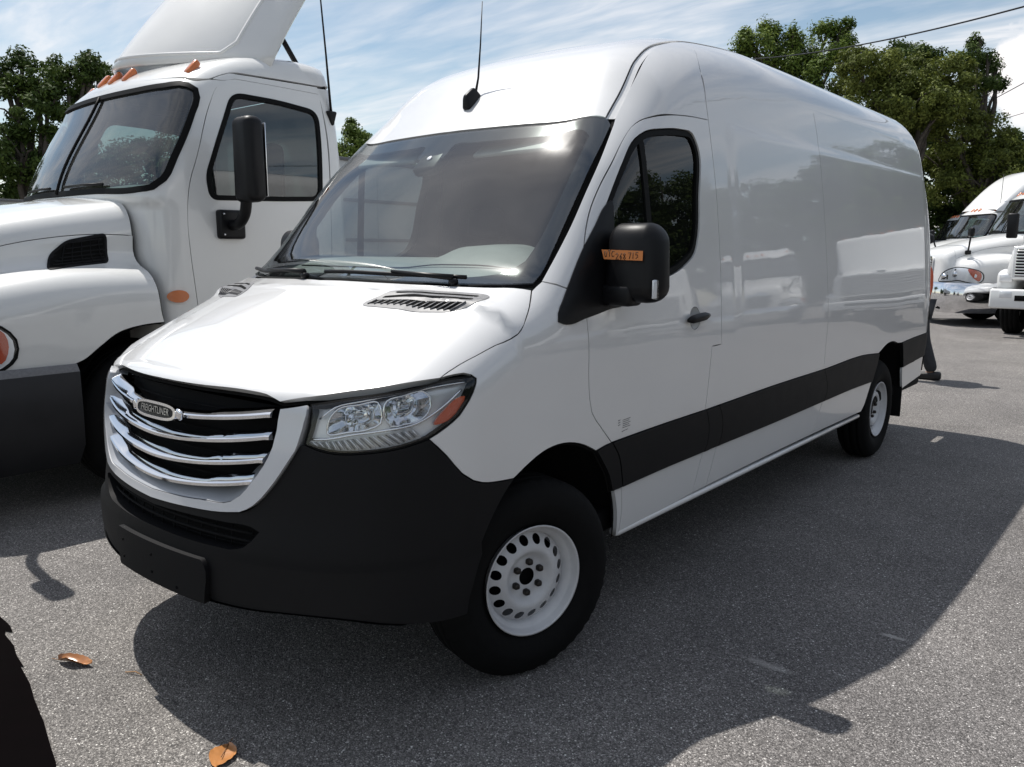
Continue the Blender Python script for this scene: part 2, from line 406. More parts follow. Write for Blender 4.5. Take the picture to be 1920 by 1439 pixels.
def lathe(prof, n=64, axis='x', sgn=1):
    """prof: (axial, radius) pairs; returns V,F round the x axis"""
    V, F = [], []; L = len(prof)
    for k in range(n):
        q = 2*math.pi*k/n
        for a, r in prof: V.append((a*sgn, r*math.cos(q), r*math.sin(q)))
    for k in range(n):
        j = (k+1) % n
        for i in range(L-1):
            f = (k*L+i, k*L+i+1, j*L+i+1, j*L+i); F.append(f if sgn > 0 else f[::-1])
    return V, F

# ------------------------------------------------------------------ ground
def ground():
    Mg = bpy.data.materials.new('weathered asphalt'); Mg.use_nodes = True; nt = Mg.node_tree; b = nt.nodes['Principled BSDF']
    tc = nt.nodes.new('ShaderNodeTexCoord'); O = tc.outputs['Object']
    def noise(s, d=3, r=.6):
        n = nt.nodes.new('ShaderNodeTexNoise'); nt.links.new(O, n.inputs[0]); n.inputs['Scale'].default_value = s; n.inputs['Detail'].default_value = d; n.inputs['Roughness'].default_value = r; return n.outputs[0]
    def vor(s, f='F1'):
        n = nt.nodes.new('ShaderNodeTexVoronoi'); nt.links.new(O, n.inputs[0]); n.inputs['Scale'].default_value = s; n.feature = f; return n
    v1 = vor(200); v2 = vor(380); v3 = vor(45)
    s1 = nt.nodes.new('ShaderNodeSeparateColor'); nt.links.new(v1.outputs['Color'], s1.inputs[0])
    s2 = nt.nodes.new('ShaderNodeSeparateColor'); nt.links.new(v2.outputs['Color'], s2.inputs[0])
    s3 = nt.nodes.new('ShaderNodeSeparateColor'); nt.links.new(v3.outputs['Color'], s3.inputs[0])
    stone = ramp(nt, s1.outputs[0], [(0, (.085, .081, .079)), (.40, (.185, .175, .170)), (.80, (.28, .266, .257)), (.96, (.42, .40, .39)), (1, (.78, .76, .73))])
    fine = ramp(nt, s2.outputs[0], [(0, g(.65)), (.6, g(.95)), (.9, g(1.25)), (1, g(1.6))])
    c = mixc(nt, 1, stone, fine, 'MULTIPLY')
    # dark tar between the stones
    tar = ramp(nt, v1.outputs['Distance'], [(.38, g(1)), (.75, g(.6))])
    c = mixc(nt, .85, c, tar, 'MULTIPLY')
    dust = ramp(nt, noise(1.1, 8, .65), [(.3, g(.72)), (.7, g(1.08))])
    c = mixc(nt, 1, c, dust, 'MULTIPLY')
    d2 = ramp(nt, noise(.13, 5), [(.35, (.90, .89, .90)), (.65, (1.12, 1.10, 1.05))])
    c = mixc(nt, 1, c, d2, 'MULTIPLY')
    # rare pale chips
    chip = math_node(nt, 'MULTIPLY', math_node(nt, 'GREATER_THAN', s3.outputs[1], .965), math_node(nt, 'LESS_THAN', v3.outputs['Distance'], .16))
    c = mixc(nt, chip, c, (.85, .83, .80, 1))
    # worn, pale scuffs
    sc = math_node(nt, 'MULTIPLY', ramp(nt, noise(.55, 10, .75), [(.60, g(0)), (.72, g(1))]), .22)
    c = mixc(nt, sc, c, (.40, .38, .35, 1))
    nt.links.new(c, b.inputs['Base Color']); b.inputs['Roughness'].default_value = .82; b.inputs['Specular IOR Level'].default_value = .35
    for (cx, cy, sx, sy, amt) in ((1.93, 1.19, .10, .035, .6), (1.62, .62, .22, .05, .35), (-.75, -1.6, .25, .08, .3), (3.6, 3.2, .5, .12, .3)):
        vm = nt.nodes.new('ShaderNodeMapping'); vm.vector_type = 'POINT'; nt.links.new(O, vm.inputs[0]); vm.inputs['Location'].default_value = (-cx/sx, -cy/sy, 0); vm.inputs['Scale'].default_value = (1/sx, 1/sy, 0)
        ln = nt.nodes.new('ShaderNodeVectorMath'); ln.operation = 'LENGTH'; nt.links.new(vm.outputs[0], ln.inputs[0])
        mk_ = math_node(nt, 'MULTIPLY', ramp(nt, math_node(nt, 'ADD', ln.outputs['Value'], math_node(nt, 'MULTIPLY', noise(45, 6), .9)), [(.75, g(1)), (1.0, g(0))]), amt)
        c = mixc(nt, mk_, c, (.50, .48, .45, 1)); nt.links.new(c, b.inputs['Base Color'])
    h = math_node(nt, 'ADD', math_node(nt, 'MULTIPLY', v1.outputs['Distance'], -1.0), math_node(nt, 'MULTIPLY', v2.outputs['Distance'], -.35))
    h = math_node(nt, 'ADD', h, math_node(nt, 'MULTIPLY', noise(60, 4), .8))
    bp = nt.nodes.new('ShaderNodeBump'); bp.inputs['Strength'].default_value = .8; bp.inputs['Distance'].default_value = .0042
    nt.links.new(h, bp.inputs['Height']); nt.links.new(bp.outputs[0], b.inputs['Normal'])
    L = 1500
    tag(obj('asphalt_ground', mesh('asphalt_ground', [(-L, -L, 0), (L, -L, 0), (L, L, 0), (-L, L, 0)], [(0, 1, 2, 3)], Mg, smooth=False)), kind='structure')
ground()

# ------------------------------------------------------------------ van
vS = pl([.25, .45, .6, .9, 1.15, 1.4, 1.8, 2.2, 2.5, 2.7], [.95, .977, .983, 1.0, .999, .985, .947, .894, .843, .798])
vT = pl([-.45, -.36, -.28, -.2, .43, .68, .9, 1.2, 1.6, 2.2, 3, 6], [0, .996, 1.447, 1.457, 2.05, 2.29, 2.493, 2.617, 2.692, 2.738, 2.744, 2.744])
vH = pl([-1.2, -.98, -.93, -.85, -.6, -.2, .1, .5], [.80, 1.091, 1.172, 1.197, 1.318, 1.494, 1.583, 1.677])
vN = pl([.1, .22, .32, .45, .62, .78, .95, 1.1, 1.3, 1.5], [-.88, -.95, -.985, -.996, -.995, -.975, -.960, -.936, -.915, -.85])
vR = pl([.3, .6, 1.6, 2.3, 2.8], [5.714, 5.714, 5.75, 5.61, 5.29])
def van_f(x, y, z):
    ax = np.abs(x)
    side = ax-(vS(z)+.012*np.exp(-(y**2+(z-.55)**2)/.25)+.010*np.exp(-((y-4.325)**2+(z-.55)**2)/.2))
    # pressed recess in the cargo sides, roof rail step
    yc = np.abs(y-3.45); rec = sst(1.92, 1.80, yc)*sst(2.25, 2.185, z)*sst(1.0, 1.35, z)
    rib = np.exp(-((z-2.447)/.010)**2)*sst(2.1, 2.5, y)*sst(5.0, 4.8, y)
    side = (side-.0055*rec-.0014*rib)*.98
    yy = y-.127*ax**2
    top = z-vT(yy)+.033*ax**2; gg = (vT(yy+.01)-vT(yy-.01))/.02; top = top/np.sqrt(1+gg**2)
    crease = .012*sst(.59, .67, ax+.10*(y+.5))*sst(.0, -.35, y)
    hood = (z-(vH(y-.108*ax**2)-.089*ax**2)+crease)*.93
    nose = vN(z)+.253*ax**2+.183*ax**6-y
    up = smin(top, smax(hood, nose, .05), .03)
    b = smax(side, up, .16+.148*sst(1.9, 2.5, z))
    return smax(b, y-vR(z)+.05*ax**2, .297)
cS = Chart('S', van_f); cN = Chart('N', van_f, (0, .2, 0), .95); cT = Chart('T', van_f, (0, 0, .75)); cR = Chart('R', van_f, (0, 0, 1.3), 1.15)
cH = Chart('R', van_f, (0, 0, .85), .9); cB = Chart('P', van_f, (0, 4.5, 1.5), 1.3, 'y')
VAN = empty('cargo_van', (0, 0, 0), 0, 'long white high-roof cargo van with chrome-barred grille and orange tape on its mirror', 'van')
W = M['white']

# outlines shared by neighbouring panels (car's left side)
hood_seam = [(.949, -.490, 1.206), (.950, -.460, 1.220), (.953, -.407, 1.240), (.962, -.328, 1.265), (.968, -.247, 1.290), (.974, -.173, 1.307), (.978, -.130, 1.332), (.964, -.085, 1.367), (.943, -.038, 1.407), (.903, .018, 1.460)]
hood_front = [(0, -.922, 1.160), (.09, -.920, 1.160), (.252, -.905, 1.161), (.451, -.863, 1.153), (.511, -.848, 1.145), (.544, -.843, 1.136), (.568, -.838, 1.127)]
hood_lamp = [(.568, -.838, 1.127), (.657, -.779, 1.145), (.744, -.705, 1.162), (.824, -.646, 1.178), (.910, -.562, 1.199), (.949, -.490, 1.206)]
hood_rear = [(.903, .018, 1.460), (.790, -.053, 1.470), (.654, -.106, 1.474), (.494, -.162, 1.477), (.300, -.205, 1.481), (0, -.232, 1.483)]
panel('hood', cH, sym(chains(hood_front, hood_lamp, hood_seam, hood_rear)), W, VAN, sp=.022, flange=.03)
lamp_rear = [(.952, -.552, 1.018), (.971, -.498, 1.048), (.985, -.446, 1.083), (.992, -.409, 1.126), (.992, -.375, 1.177), (.988, -.368, 1.193), (.982, -.384, 1.205), (.955, -.47, 1.208), (.949, -.49, 1.206)]
bump_f = [(.952, -.552, 1.018), (.978, -.500, .957), (.994, -.446, .890), (1.002, -.401, .858), (1.004, -.361, .843), (1.004, -.270, .828), (1.005, -.199, .822)]
arch_top = [(1.005, -.199, .822), (1.006, -.107, .863), (1.008, -.037, .886), (1.008, .056, .896), (1.007, .127, .890), (1.006, .228, .862), (1.003, .310, .823)]
pil_seam = [(.903, .018, 1.460), (.906, .073, 1.492)]
pil_seam2 = [(.906, .073, 1.492), (.935, .115, 1.480), (.964, .150, 1.467)]
door_front = [(.980, .245, 1.466), (.989, .252, 1.357), (.996, .259, 1.265), (1.002, .255, 1.124), (1.003, .262, 1.038), (1.004, .277, .983), (1.005, .335, .920), (1.002, .423, .836)]
panel('front_fender', cN, chains(hood_seam, pil_seam, pil_seam2, [pil_seam2[-1], door_front[0]], door_front, [door_front[-1], (1.003, .36, .830), arch_top[-1]], arch_top[::-1], bump_f[::-1], lamp_rear), W, VAN, sp=.022, both=True)
door_top = [(.980, .245, 1.466), (.956, .270, 1.58), (.936, .305, 1.66), (.920, .355, 1.745), (.908, .443, 1.855), (.899, .549, 1.962), (.885, .654, 2.061), (.878, .718, 2.112), (.876, .783, 2.146), (.883, .873, 2.172), (.893, .999, 2.194), (.893, 1.196, 2.212), (.893, 1.378, 2.218)]
door_rear = [(.893, 1.378, 2.218), (.935, 1.399, 1.904), (.970, 1.403, 1.585), (.992, 1.400, 1.30), (.999, 1.397, 1.151)]
door_rear2 = [(.999, 1.299, 1.150), (.999, 1.280, 1.0), (.999, 1.254, .845)]
win = [(.899, .711, 2.063), (.901, .787, 2.100), (.906, .934, 2.127), (.903, 1.106, 2.142), (.904, 1.205, 2.135), (.910, 1.246, 2.085), (.943, 1.222, 1.840), (.961, 1.190, 1.671), (.969, 1.150, 1.596), (.974, 1.053, 1.541), (.980, .812, 1.474), (.986, .511, 1.393), (.984, .40, 1.42), (.962, .318, 1.61), (.939, .446, 1.782), (.918, .590, 1.952)]
winl = cr(win, .03, closed=True)
dd = panel('front_door', cS, chains(door_top, door_rear, [door_rear[-1], door_rear2[0]], door_rear2, [door_rear2[-1], (1.0, .8, .842), door_front[-1]], door_front[::-1]), W, VAN, sp=.03, holes=[winl, [np.array((1.0, 1.125+.050*math.cos(q), 1.296+.050*math.sin(q))) for q in np.linspace(0, 2*math.pi, 28, endpoint=False)]], both=True)
def inset(loop, d, ch):
    uv = ch.fwd(np.array(loop)); c = np.roll(uv, -1, 0)-np.roll(uv, 1, 0); l = np.linalg.norm(c, axis=1)[:, None]; nrm = np.stack([-c[:, 1], c[:, 0]], 1)/np.maximum(l, 1e-9)
    ar = (uv[:, 0]*np.roll(uv[:, 1], -1)-uv[:, 1]*np.roll(uv[:, 0], -1)).sum(); nrm *= 1 if ar > 0 else -1
    return [p for p in ch.inv(uv+nrm*d)]
DOOR_L, DOOR_R = dd
for dr, mx in ((DOOR_L, False), (DOOR_R, True)):
    inner = inset(winl, .028, cS)
    panel('window_seal', cS, winl, M['gasket'], dr, sp=.03, holes=[inner], off=-.006, flange=.03, lip=0, mx=mx)
    panel('window_glass', cS, inset(winl, .022, cS), M['win'], dr, sp=.05, off=-.016, flange=0, mx=mx)
    bar = [(.90, .735, 2.10), (.90, .775, 2.10), (.97, .80, 1.475), (.97, .755, 1.46)]
    panel('window_bar', cS, chains(*[[bar[i], bar[(i+1) % 4]] for i in range(4)]), M['gasket'], dr, sp=.03, off=-.009, flange=.012, lip=0, mx=mx)
    # handle: recessed bowl and black pull
    bc = cS.inv(np.array([[1.125, 1.296]]))[0]
    V, F = [], []
    nn = grad(van_f, bc[None])[0]; s = -1 if mx else 1
    for i in range(9):
        rr = .050*i/8
        for k in range(28):
            q = 2*math.pi*k/28; p = bc+np.array([0, rr*math.cos(q), rr*1.0*math.sin(q)]); p = surf(cS, [p], 0)[0]; p = p-nn*(.001+.020*(1-(rr/.0505)**2))
            V.append((p[0]*s, p[1], p[2]))
    for i in range(8):
        for k in range(28): F.append((i*28+k, (i+1)*28+k, (i+1)*28+(k+1) % 28, i*28+(k+1) % 28))
    hb = obj('handle_recess', mesh('handle_recess', V, F, M['white']), dr)
    pts = surf(cS, [(1, 1.03, 1.291), (1, 1.07, 1.293), (1, 1.14, 1.298), (1, 1.19, 1.301), (1, 1.225, 1.303)], .020)
    pts[:, 0] *= s
    tube('door_handle', pts, .0185, M['black'], dr, n=12, rfun=lambda t: .55+.55*math.sin(math.pi*min(1, max(0, t)))**.4)
# cab side frame with A pillar, up over the roof edge
ws_edge = [(.906, .073, 1.492), (.897, .15, 1.565), (.885, .26, 1.68), (.872, .40, 1.845), (.856, .53, 1.99), (.832, .655, 2.124)]
drip = [(.817, .691, 2.160), (.773, .903, 2.350), (.735, 1.054, 2.468), (.705, 1.188, 2.545), (.683, 1.35, 2.60), (.668, 1.53, 2.64)]
bseam = [(.668, 1.53, 2.64), (.715, 1.520, 2.60), (.793, 1.440, 2.515), (.842, 1.385, 2.429), (.875, 1.372, 2.32), (.893, 1.378, 2.218)]
panel('cab_side_frame', cR, chains(pil_seam2[::-1], ws_edge, [ws_edge[-1], drip[0]], drip, bseam, door_top[::-1], [door_top[0], pil_seam2[-1]]), W, VAN, sp=.025, both=True)
# windscreen
wsb = [(0, -.205, 1.49), (.30, -.180, 1.49), (.52, -.125, 1.49), (.73, -.050, 1.49), (.86, .012, 1.49), (.895, .045, 1.49)]
wsr = [(.895, .045, 1.49), (.897, .09, 1.51), (.888, .16, 1.565), (.876, .26, 1.68), (.863, .40, 1.845), (.847, .53, 1.99), (.822, .650, 2.12)]
wst = [(.822, .650, 2.12), (.80, .662, 2.14), (.632, .590, 2.143), (.425, .553, 2.145), (.20, .532, 2.145), (0, .526, 2.145)]
ws = sym(chains(wsb, wsr, wst))
wib = [(0, -.140, 1.5), (.30, -.118, 1.5), (.52, -.065, 1.5), (.70, .01, 1.5), (.76, .045, 1.5), (.805, .10, 1.5)]
wir = [(.805, .10, 1.5), (.812, .17, 1.57), (.808, .28, 1.7), (.797, .40, 1.85), (.783, .50, 1.97), (.772, .555, 2.03)]
wit = [(.772, .555, 2.03), (.73, .57, 2.08), (.60, .525, 2.08), (.40, .490, 2.08), (.20, .470, 2.08), (.10, .466, 2.08), (.085, .40, 2.0), (.0, .385, 2.0)]
GL = panel('windscreen', cT, ws, M['ws'], VAN, sp=.04, gap=.004, flange=0)
panel('windscreen_border', cT, ws, M['frit'], GL, sp=.04, gap=.004, holes=[sym(chains(wib, wir, wit))], off=-.005, flange=.012, lip=.01)
# roof: front cap, skin and gutter strips
cap = [(.785, .660, 2.16), (.753, .844, 2.319), (.713, 1.013, 2.464), (.683, 1.16, 2.543), (.661, 1.35, 2.60), (.645, 1.6, 2.65), (.640, 2.2, 2.68), (.640, 5.2, 2.68)]
wst2 = [(.785, .660, 2.16), (.632, .597, 2.15), (.425, .561, 2.15), (.20, .539, 2.15), (0, .533, 2.15)]
panel('roof', cT, sym(chains(wst2[::-1], cap, [cap[-1], (.5, 5.25, 2.68), (0, 5.25, 2.7)])), W, VAN, sp=.05)
dr2 = drip+[(.662, 2.2, 2.66), (.662, 5.2, 2.66)]
panel('roof_gutter', cT, chains(cap, [cap[-1], dr2[-1]], dr2[::-1], [drip[0], cap[0]]), W, VAN, sp=.03, off=-.009, flange=.0, both=True)
# cargo sides
seam2 = [(.850, 2.823, 2.445), (.882, 2.850, 2.280), (.897, 2.850, 2.183), (.943, 2.860, 1.840), (.992, 2.885, 1.309), (.999, 2.900, 1.134), (1.0, 2.891, 1.003), (.999, 2.881, .861)]
ctop1 = [(.999, 1.254, .845), (.999, 1.392, .847), (.999, 2.058, .858), (.999, 2.881, .861)]
panel('cargo_side_panel', cS, chains([(.842, 1.395, 2.445), (.85, 2.823, 2.445)], seam2, ctop1[::-1], door_rear2[::-1], [door_rear2[0], door_rear[-1]], door_rear[::-1], [door_rear[0], (.875, 1.374, 2.32), (.842, 1.395, 2.445)]), W, VAN, sp=.035, both=True, keep=lambda P: P[:, 2] > 2.425)
rarch_top = [(.999, 4.035, .852), (.999, 4.10, .872), (1.0, 4.183, .896), (1.0, 4.30, .912), (1.0, 4.42, .908), (1.0, 4.532, .886), (.999, 4.64, .880)]
YE = 5.52
panel('rear_side_panel', cS, chains([(.85, 2.823, 2.445), (.85, 5.2, 2.445)], [(.85, 5.2, 2.445), (.83, YE, 2.40)], [(.83, YE, 2.40), (1, YE, 1.6), (1, YE, .90)], [(1, YE, .90), (.999, 4.9, .888), rarch_top[-1]], rarch_top[::-1], [rarch_top[0], (1, 3.748, .870), (.999, 2.881, .861)], seam2[::-1]), W, VAN, sp=.035, both=True, keep=lambda P: (P[:, 2] > 2.43) | (P[:, 1] > 5.5))
rail_top = [(.668, 1.53, 2.64), (.662, 2.2, 2.66), (.662, 5.2, 2.66), (.62, YE, 2.58)]
panel('roof_rail', cR, chains(bseam[:4], [bseam[3], (.845, 1.395, 2.432)], [(.845, 1.395, 2.432), (.853, 5.2, 2.432)], [(.853, 5.2, 2.432), (.832, YE, 2.388)], [(.832, YE, 2.388), (.62, YE, 2.58)], rail_top[::-1]), W, VAN, sp=.035, off=-.0012, gap=.0, flange=0, both=True)
# rear end closing the body (doors face away)
zs = np.linspace(.50, 2.40, 20); ringS = [p for p in cS.inv(np.stack([np.full(20, YE), zs], 1))]
xs = np.linspace(.83, 0, 14); ringT = [p for p in cT.inv(np.stack([xs, np.full(14, YE)], 1))]
panel('rear_door', cB, sym([np.array([0, 5.7, .5])]+ringS+ringT), W, VAN, sp=.06, gap=0, flange=0)
# dark side cladding
def strip(name, pts, mt, off, ch=cS, **k): return panel(name, ch, chains(*pts), mt, VAN, sp=.035, off=off, both=True, **k)
dfc = [(1.002, .423, .836), (.99, .485, .76), (.985, .515, .68), (.985, .531, .622)]
arr = [(1.003, .310, .823), (1.0, .365, .76), (.99, .415, .70), (.986, .452, .622)]
dcr = [(.998, 1.254, .845), (.992, 1.296, .768), (.983, 1.296, .663), (.981, 1.274, .630)]
pcr = [(.999, 1.392, .847), (.994, 1.438, .784), (.986, 1.456, .700), (.981, 1.431, .631)]
s2c = [(.999, 2.881, .861), (.993, 2.95, .771), (.982, 2.975, .70), (.982, 2.942, .643)]
rac = [(.999, 4.035, .852), (.992, 4.012, .769), (.982, 3.977, .70), (.982, 3.955, .648)]
C_ = M['clad']
strip('side_cladding', [[arr[0], (1.003, .36, .83), dfc[0]], dfc, [dfc[-1], arr[-1]], arr[::-1]], C_, .007)
strip('side_cladding', [[dfc[0], (1.0, .8, .842), dcr[0]], dcr, [dcr[-1], (.98, .9, .628), dfc[-1]], dfc[::-1]], C_, .009)
strip('side_cladding', [[dcr[0], pcr[0]], pcr, [pcr[-1], dcr[-1]], dcr[::-1]], C_, .009)
strip('side_cladding', [[pcr[0], (.999, 2.058, .858), s2c[0]], s2c, [s2c[-1], (.98, 2.13, .634), pcr[-1]], pcr[::-1]], C_, .009)
strip('side_cladding', [[s2c[0], (1, 3.748, .870), rac[0]], rac, [rac[-1], (.98, 3.5, .650), s2c[-1]], s2c[::-1]], C_, .009)
r2 = [(.999, 4.64, .880), (.992, 4.71, .763), (.983, 4.765, .665)]
strip('side_cladding', [[r2[0], (.999, 4.9, .888), (1, YE, .90)], [(1, YE, .90), (.98, YE, .70)], [(.98, YE, .70), r2[-1]], r2[::-1]], C_, .009)
dlr = [(.981, 1.274, .628), (.981, 1.235, .53), (.981, 1.196, .436)]
plr = [(.981, 1.425, .629), (.981, 1.385, .53), (.981, 1.343, .439)]
s2l = [(.982, 2.942, .641), (.981, 2.88, .55), (.981, 2.805, .448)]
dfl = [(.985, .531, .620), (.98, .545, .52), (.98, .53, .41)]
arl = [(.986, .475, .620), (.98, .505, .52), (.98, .512, .405)]
ral = [(.982, 3.955, .646), (.982, 3.90, .56), (.981, 3.84, .48), (.981, 3.79, .445)]
strip('rocker_panel', [[arl[0], dfl[0]], dfl, [dfl[-1], arl[-1]], arl[::-1]], W, 0)
strip('rocker_panel', [[dfl[0], (.98, .9, .626), dlr[0]], dlr, [dlr[-1], (.98, .9, .425), dfl[-1]], dfl[::-1]], W, 0)
strip('rocker_panel', [[dlr[0], plr[0]], plr, [plr[-1], dlr[-1]], dlr[::-1]], W, 0)
strip('rocker_panel', [[plr[0], (.98, 2.13, .632), s2l[0]], s2l, [s2l[-1], (.98, 2.1, .446), plr[-1]], plr[::-1]], W, 0)
strip('rocker_panel', [[s2l[0], (.98, 3.5, .648), ral[0]], ral, [ral[-1], (.98, 3.2, .447), s2l[-1]], s2l[::-1]], W, 0)
strip('rocker_panel', [[(.983, 4.765, .663), (.98, YE, .698)], [(.98, YE, .698), (.98, YE, .53)], [(.98, YE, .53), (.981, 4.855, .478)], [(.981, 4.855, .478), (.983, 4.765, .663)]], W, 0)
for s in (-1, 1):
    rbox('sill_lip', (s*.955, 2.15, .415), (.05, 3.25, .03), W, VAN, r=.012)
# rear corner below the door in plastic
panel('rear_bumper', cB, sym([np.array([0, 5.72, .56])]+[p for p in cS.inv(np.stack([np.full(6, YE-.01), np.linspace(.56, .90, 6)], 1))]+[np.array([0, 5.72, .86])]), C_, VAN, sp=.05, off=.012, gap=0, flange=.03, lip=0)

# bumper, grille surround, grille
g_out = [(.665, -.794, 1.128), (.673, -.799, 1.098), (.667, -.810, 1.052), (.660, -.828, 1.003), (.623, -.855, .930), (.572, -.877, .857), (.515, -.897, .797), (.462, -.913, .768), (.412, -.926, .760), (.210, -.960, .746), (0, -.971, .738)]
g_in = [(.584, -.837, 1.112), (.584, -.849, 1.045), (.577, -.865, .991), (.551, -.882, .933), (.505, -.898, .873), (.462, -.911, .826), (.423, -.921, .801), (.287, -.947, .786), (0, -.969, .771)]
panel('grille_surround', cN, sym(chains(g_out[::-1], [g_out[0], g_in[0]], g_in)), M['grille'], VAN, sp=.02, off=lambda P: .016-.012*sst(1.08, 1.13, P[:, 2]), flange=.06, lip=0)
panel('grille_backing', cN, sym(chains([(.0, -.95, .755), (.30, -.93, .77), (.44, -.9, .79), (.52, -.88, .86), (.60, -.85, .99), (.62, -.83, 1.115)], [(.62, -.83, 1.115), (0, -.92, 1.15)])), M['dark'], VAN, sp=.05, off=-.085, flange=0)
# lower inner slope of the surround
V, F = [], []
lp = cr(g_in[2:], .02); lp = [np.array([-p[0], p[1], p[2]]) for p in lp]+lp[::-1][1:]
lp = np.array(lp); a = surf(cN, lp, .012); bpt = lp.copy(); bpt[:, 0] *= .93; bpt[:, 2] += .045*sst(1.0, .82, lp[:, 2]); bq = surf(cN, bpt, -.055)
V = list(a)+list(bq); n_ = len(a); F = [(i, i+1, n_+i+1, n_+i) for i in range(n_-1)]
obj('grille_inner_slope', mesh('grille_inner_slope', V, F, mat('satin grey paint', (.30, .31, .33), .4, coat=.5)), VAN)
lower = [(0, -.996, .445), (.511, -.93, .452), (.670, -.86, .462), (.80, -.77, .455), (.90, -.64, .425), (.97, -.45, .398), (.985, -.424, .396)]
b_arch = [(.985, -.424, .396), (.987, -.399, .53), (.988, -.367, .60), (.993, -.315, .689), (1.0, -.254, .77), (1.005, -.199, .822)]
lamp_low = [(.952, -.552, 1.018), (.913, -.627, .997), (.838, -.717, .983), (.769, -.771, .980), (.715, -.803, .990), (.672, -.823, 1.006)]
intake = sym(chains([(0, -.99, .640), (.25, -.98, .638), (.42, -.95, .640)], [(.42, -.95, .640), (.475, -.93, .655), (.53, -.90, .712)], [(.53, -.90, .712), (.50, -.91, .722), (.40, -.94, .722), (.2, -.97, .718), (0, -.98, .712)]))
def shelf(P): return .002+.020*sst(.632, .606, P[:, 2])-.012*sst(.52, .44, P[:, 2])
panel('front_bumper', cN, sym(chains(lower, b_arch, bump_f[::-1], lamp_low, g_out[3:])), C_, VAN, sp=.018, off=shelf, holes=[intake], flange=.05, lip=.006, lipmat=M['dark'])
panel('intake_backing', cN, sym(chains([(0, -.99, .60), (.5, -.9, .60)], [(.5, -.9, .60), (.60, -.88, .73)], [(.60, -.88, .73), (0, -.98, .73)])), M['dark'], VAN, sp=.06, off=-.07, flange=0)
for zz_, o_ in ((.668, -.03), (.696, -.03)):
    p = surf(cN, [(x, -.95, zz_) for x in np.linspace(-.5, .5, 40)], o_); tube('intake_slat', p, .005, M['dark'], VAN, n=6)
for k in range(11):
    x = -.40+.08*k; p = surf(cN, [(x, -.97, .642), (x, -.97, .72)], -.035); tube('intake_slat', p, .003, M['dark'], VAN, n=5)
# bumper bottom pan and air dam lip
lo = [p for p in cr(lower, .05) if p[1] < -.60]; lo = np.array([[-p[0], p[1], p[2]] for p in lo[::-1]][:-1]+list(lo)); a = surf(cN, lo, .018)
pan = a.copy(); pan[:, 0] *= .9; pan[:, 1] += .16; pan[:, 2] -= .07; n_ = len(a)
pan2 = pan.copy(); pan2[:, 1] += .35; pan2[:, 2] += .02
obj('bumper_underside', mesh('bumper_underside', list(a)+list(pan)+list(pan2), [(i, n_+i, n_+i+1, i+1) for i in range(n_-1)]+[(n_+i, 2*n_+i, 2*n_+i+1, n_+i+1) for i in range(n_-1)], C_), VAN)
# plate holder
pb = [(-.205, -.99, .598), (0, -1, .600), (.335, -.99, .598)]
pbk = chains(pb, [(.335, -.99, .598), (.345, -.99, .59), (.342, -.99, .446)], [(.342, -.99, .446), (0, -1, .452), (-.213, -.99, .452)], [(-.213, -.99, .452), (-.215, -.99, .59), (-.205, -.99, .598)])
PBK = panel('plate_holder', cN, pbk, M['clad'], VAN, sp=.03, off=.040, gap=0, flange=.036, lip=0)
for x, z in ((-.17, .555), (.05, .553), (-.17, .49), (.05, .49), (.2, .47)):
    p = surf(cN, [(x, -1, z)], .0405)[0]; rbox('screw', p, (.010, .006, .010), M['gap'], PBK, r=.003)
# chrome bars with a folded upper face
def bar_z(i, x):
    c0, c1, xe = ((1.048, 1.093, .590), (.972, 1.023, .584), (.896, .948, .556), (.820, .873, .508))[i]
    return c0+(c1-c0)*min(1, abs(x)/xe)**1.7
for i in range(4):
    xe = (.600, .598, .572, .530)[i]; xs = sorted(set(list(np.linspace(-xe, xe, 61))+[-.30, -.299, .30, .299])); V, F = [], []
    for x in xs:
        z = bar_z(i, x); ax = abs(x)
        w = .60-.12*ax/.3+.34*float(sst(.275, .345, np.array(ax)))
        up = .030*w
        for d, dz in ((.004, -.012), (.006, -.002), (.002, .003), (-.030*w-.008, up), (-.05, up-.002), (-.05, -.014)):
            V.append(surf(cN, [(x, -.95, z+dz)], d)[0])
    L = 6
    for k in range(len(xs)-1):
        for j in range(L): F.append((k*L+j, k*L+(j+1) % L, (k+1)*L+(j+1) % L, (k+1)*L+j))
    F += [tuple(range(L))[::-1], tuple((len(xs)-1)*L+j for j in range(L))]
    me = mesh('grille_bar', V, F, M['chrome']); me.set_sharp_from_angle(angle=R(28))
    obj('grille_bar', me, VAN)
for zb in (.855, .935, 1.01, 1.085):
    xe = .5 if zb < .9 else .56
    p = surf(cN, [(x, -.95, zb) for x in np.linspace(-xe, xe, 30)], -.062); tube('grille_rib', p, .003, M['dark'], VAN, n=4)
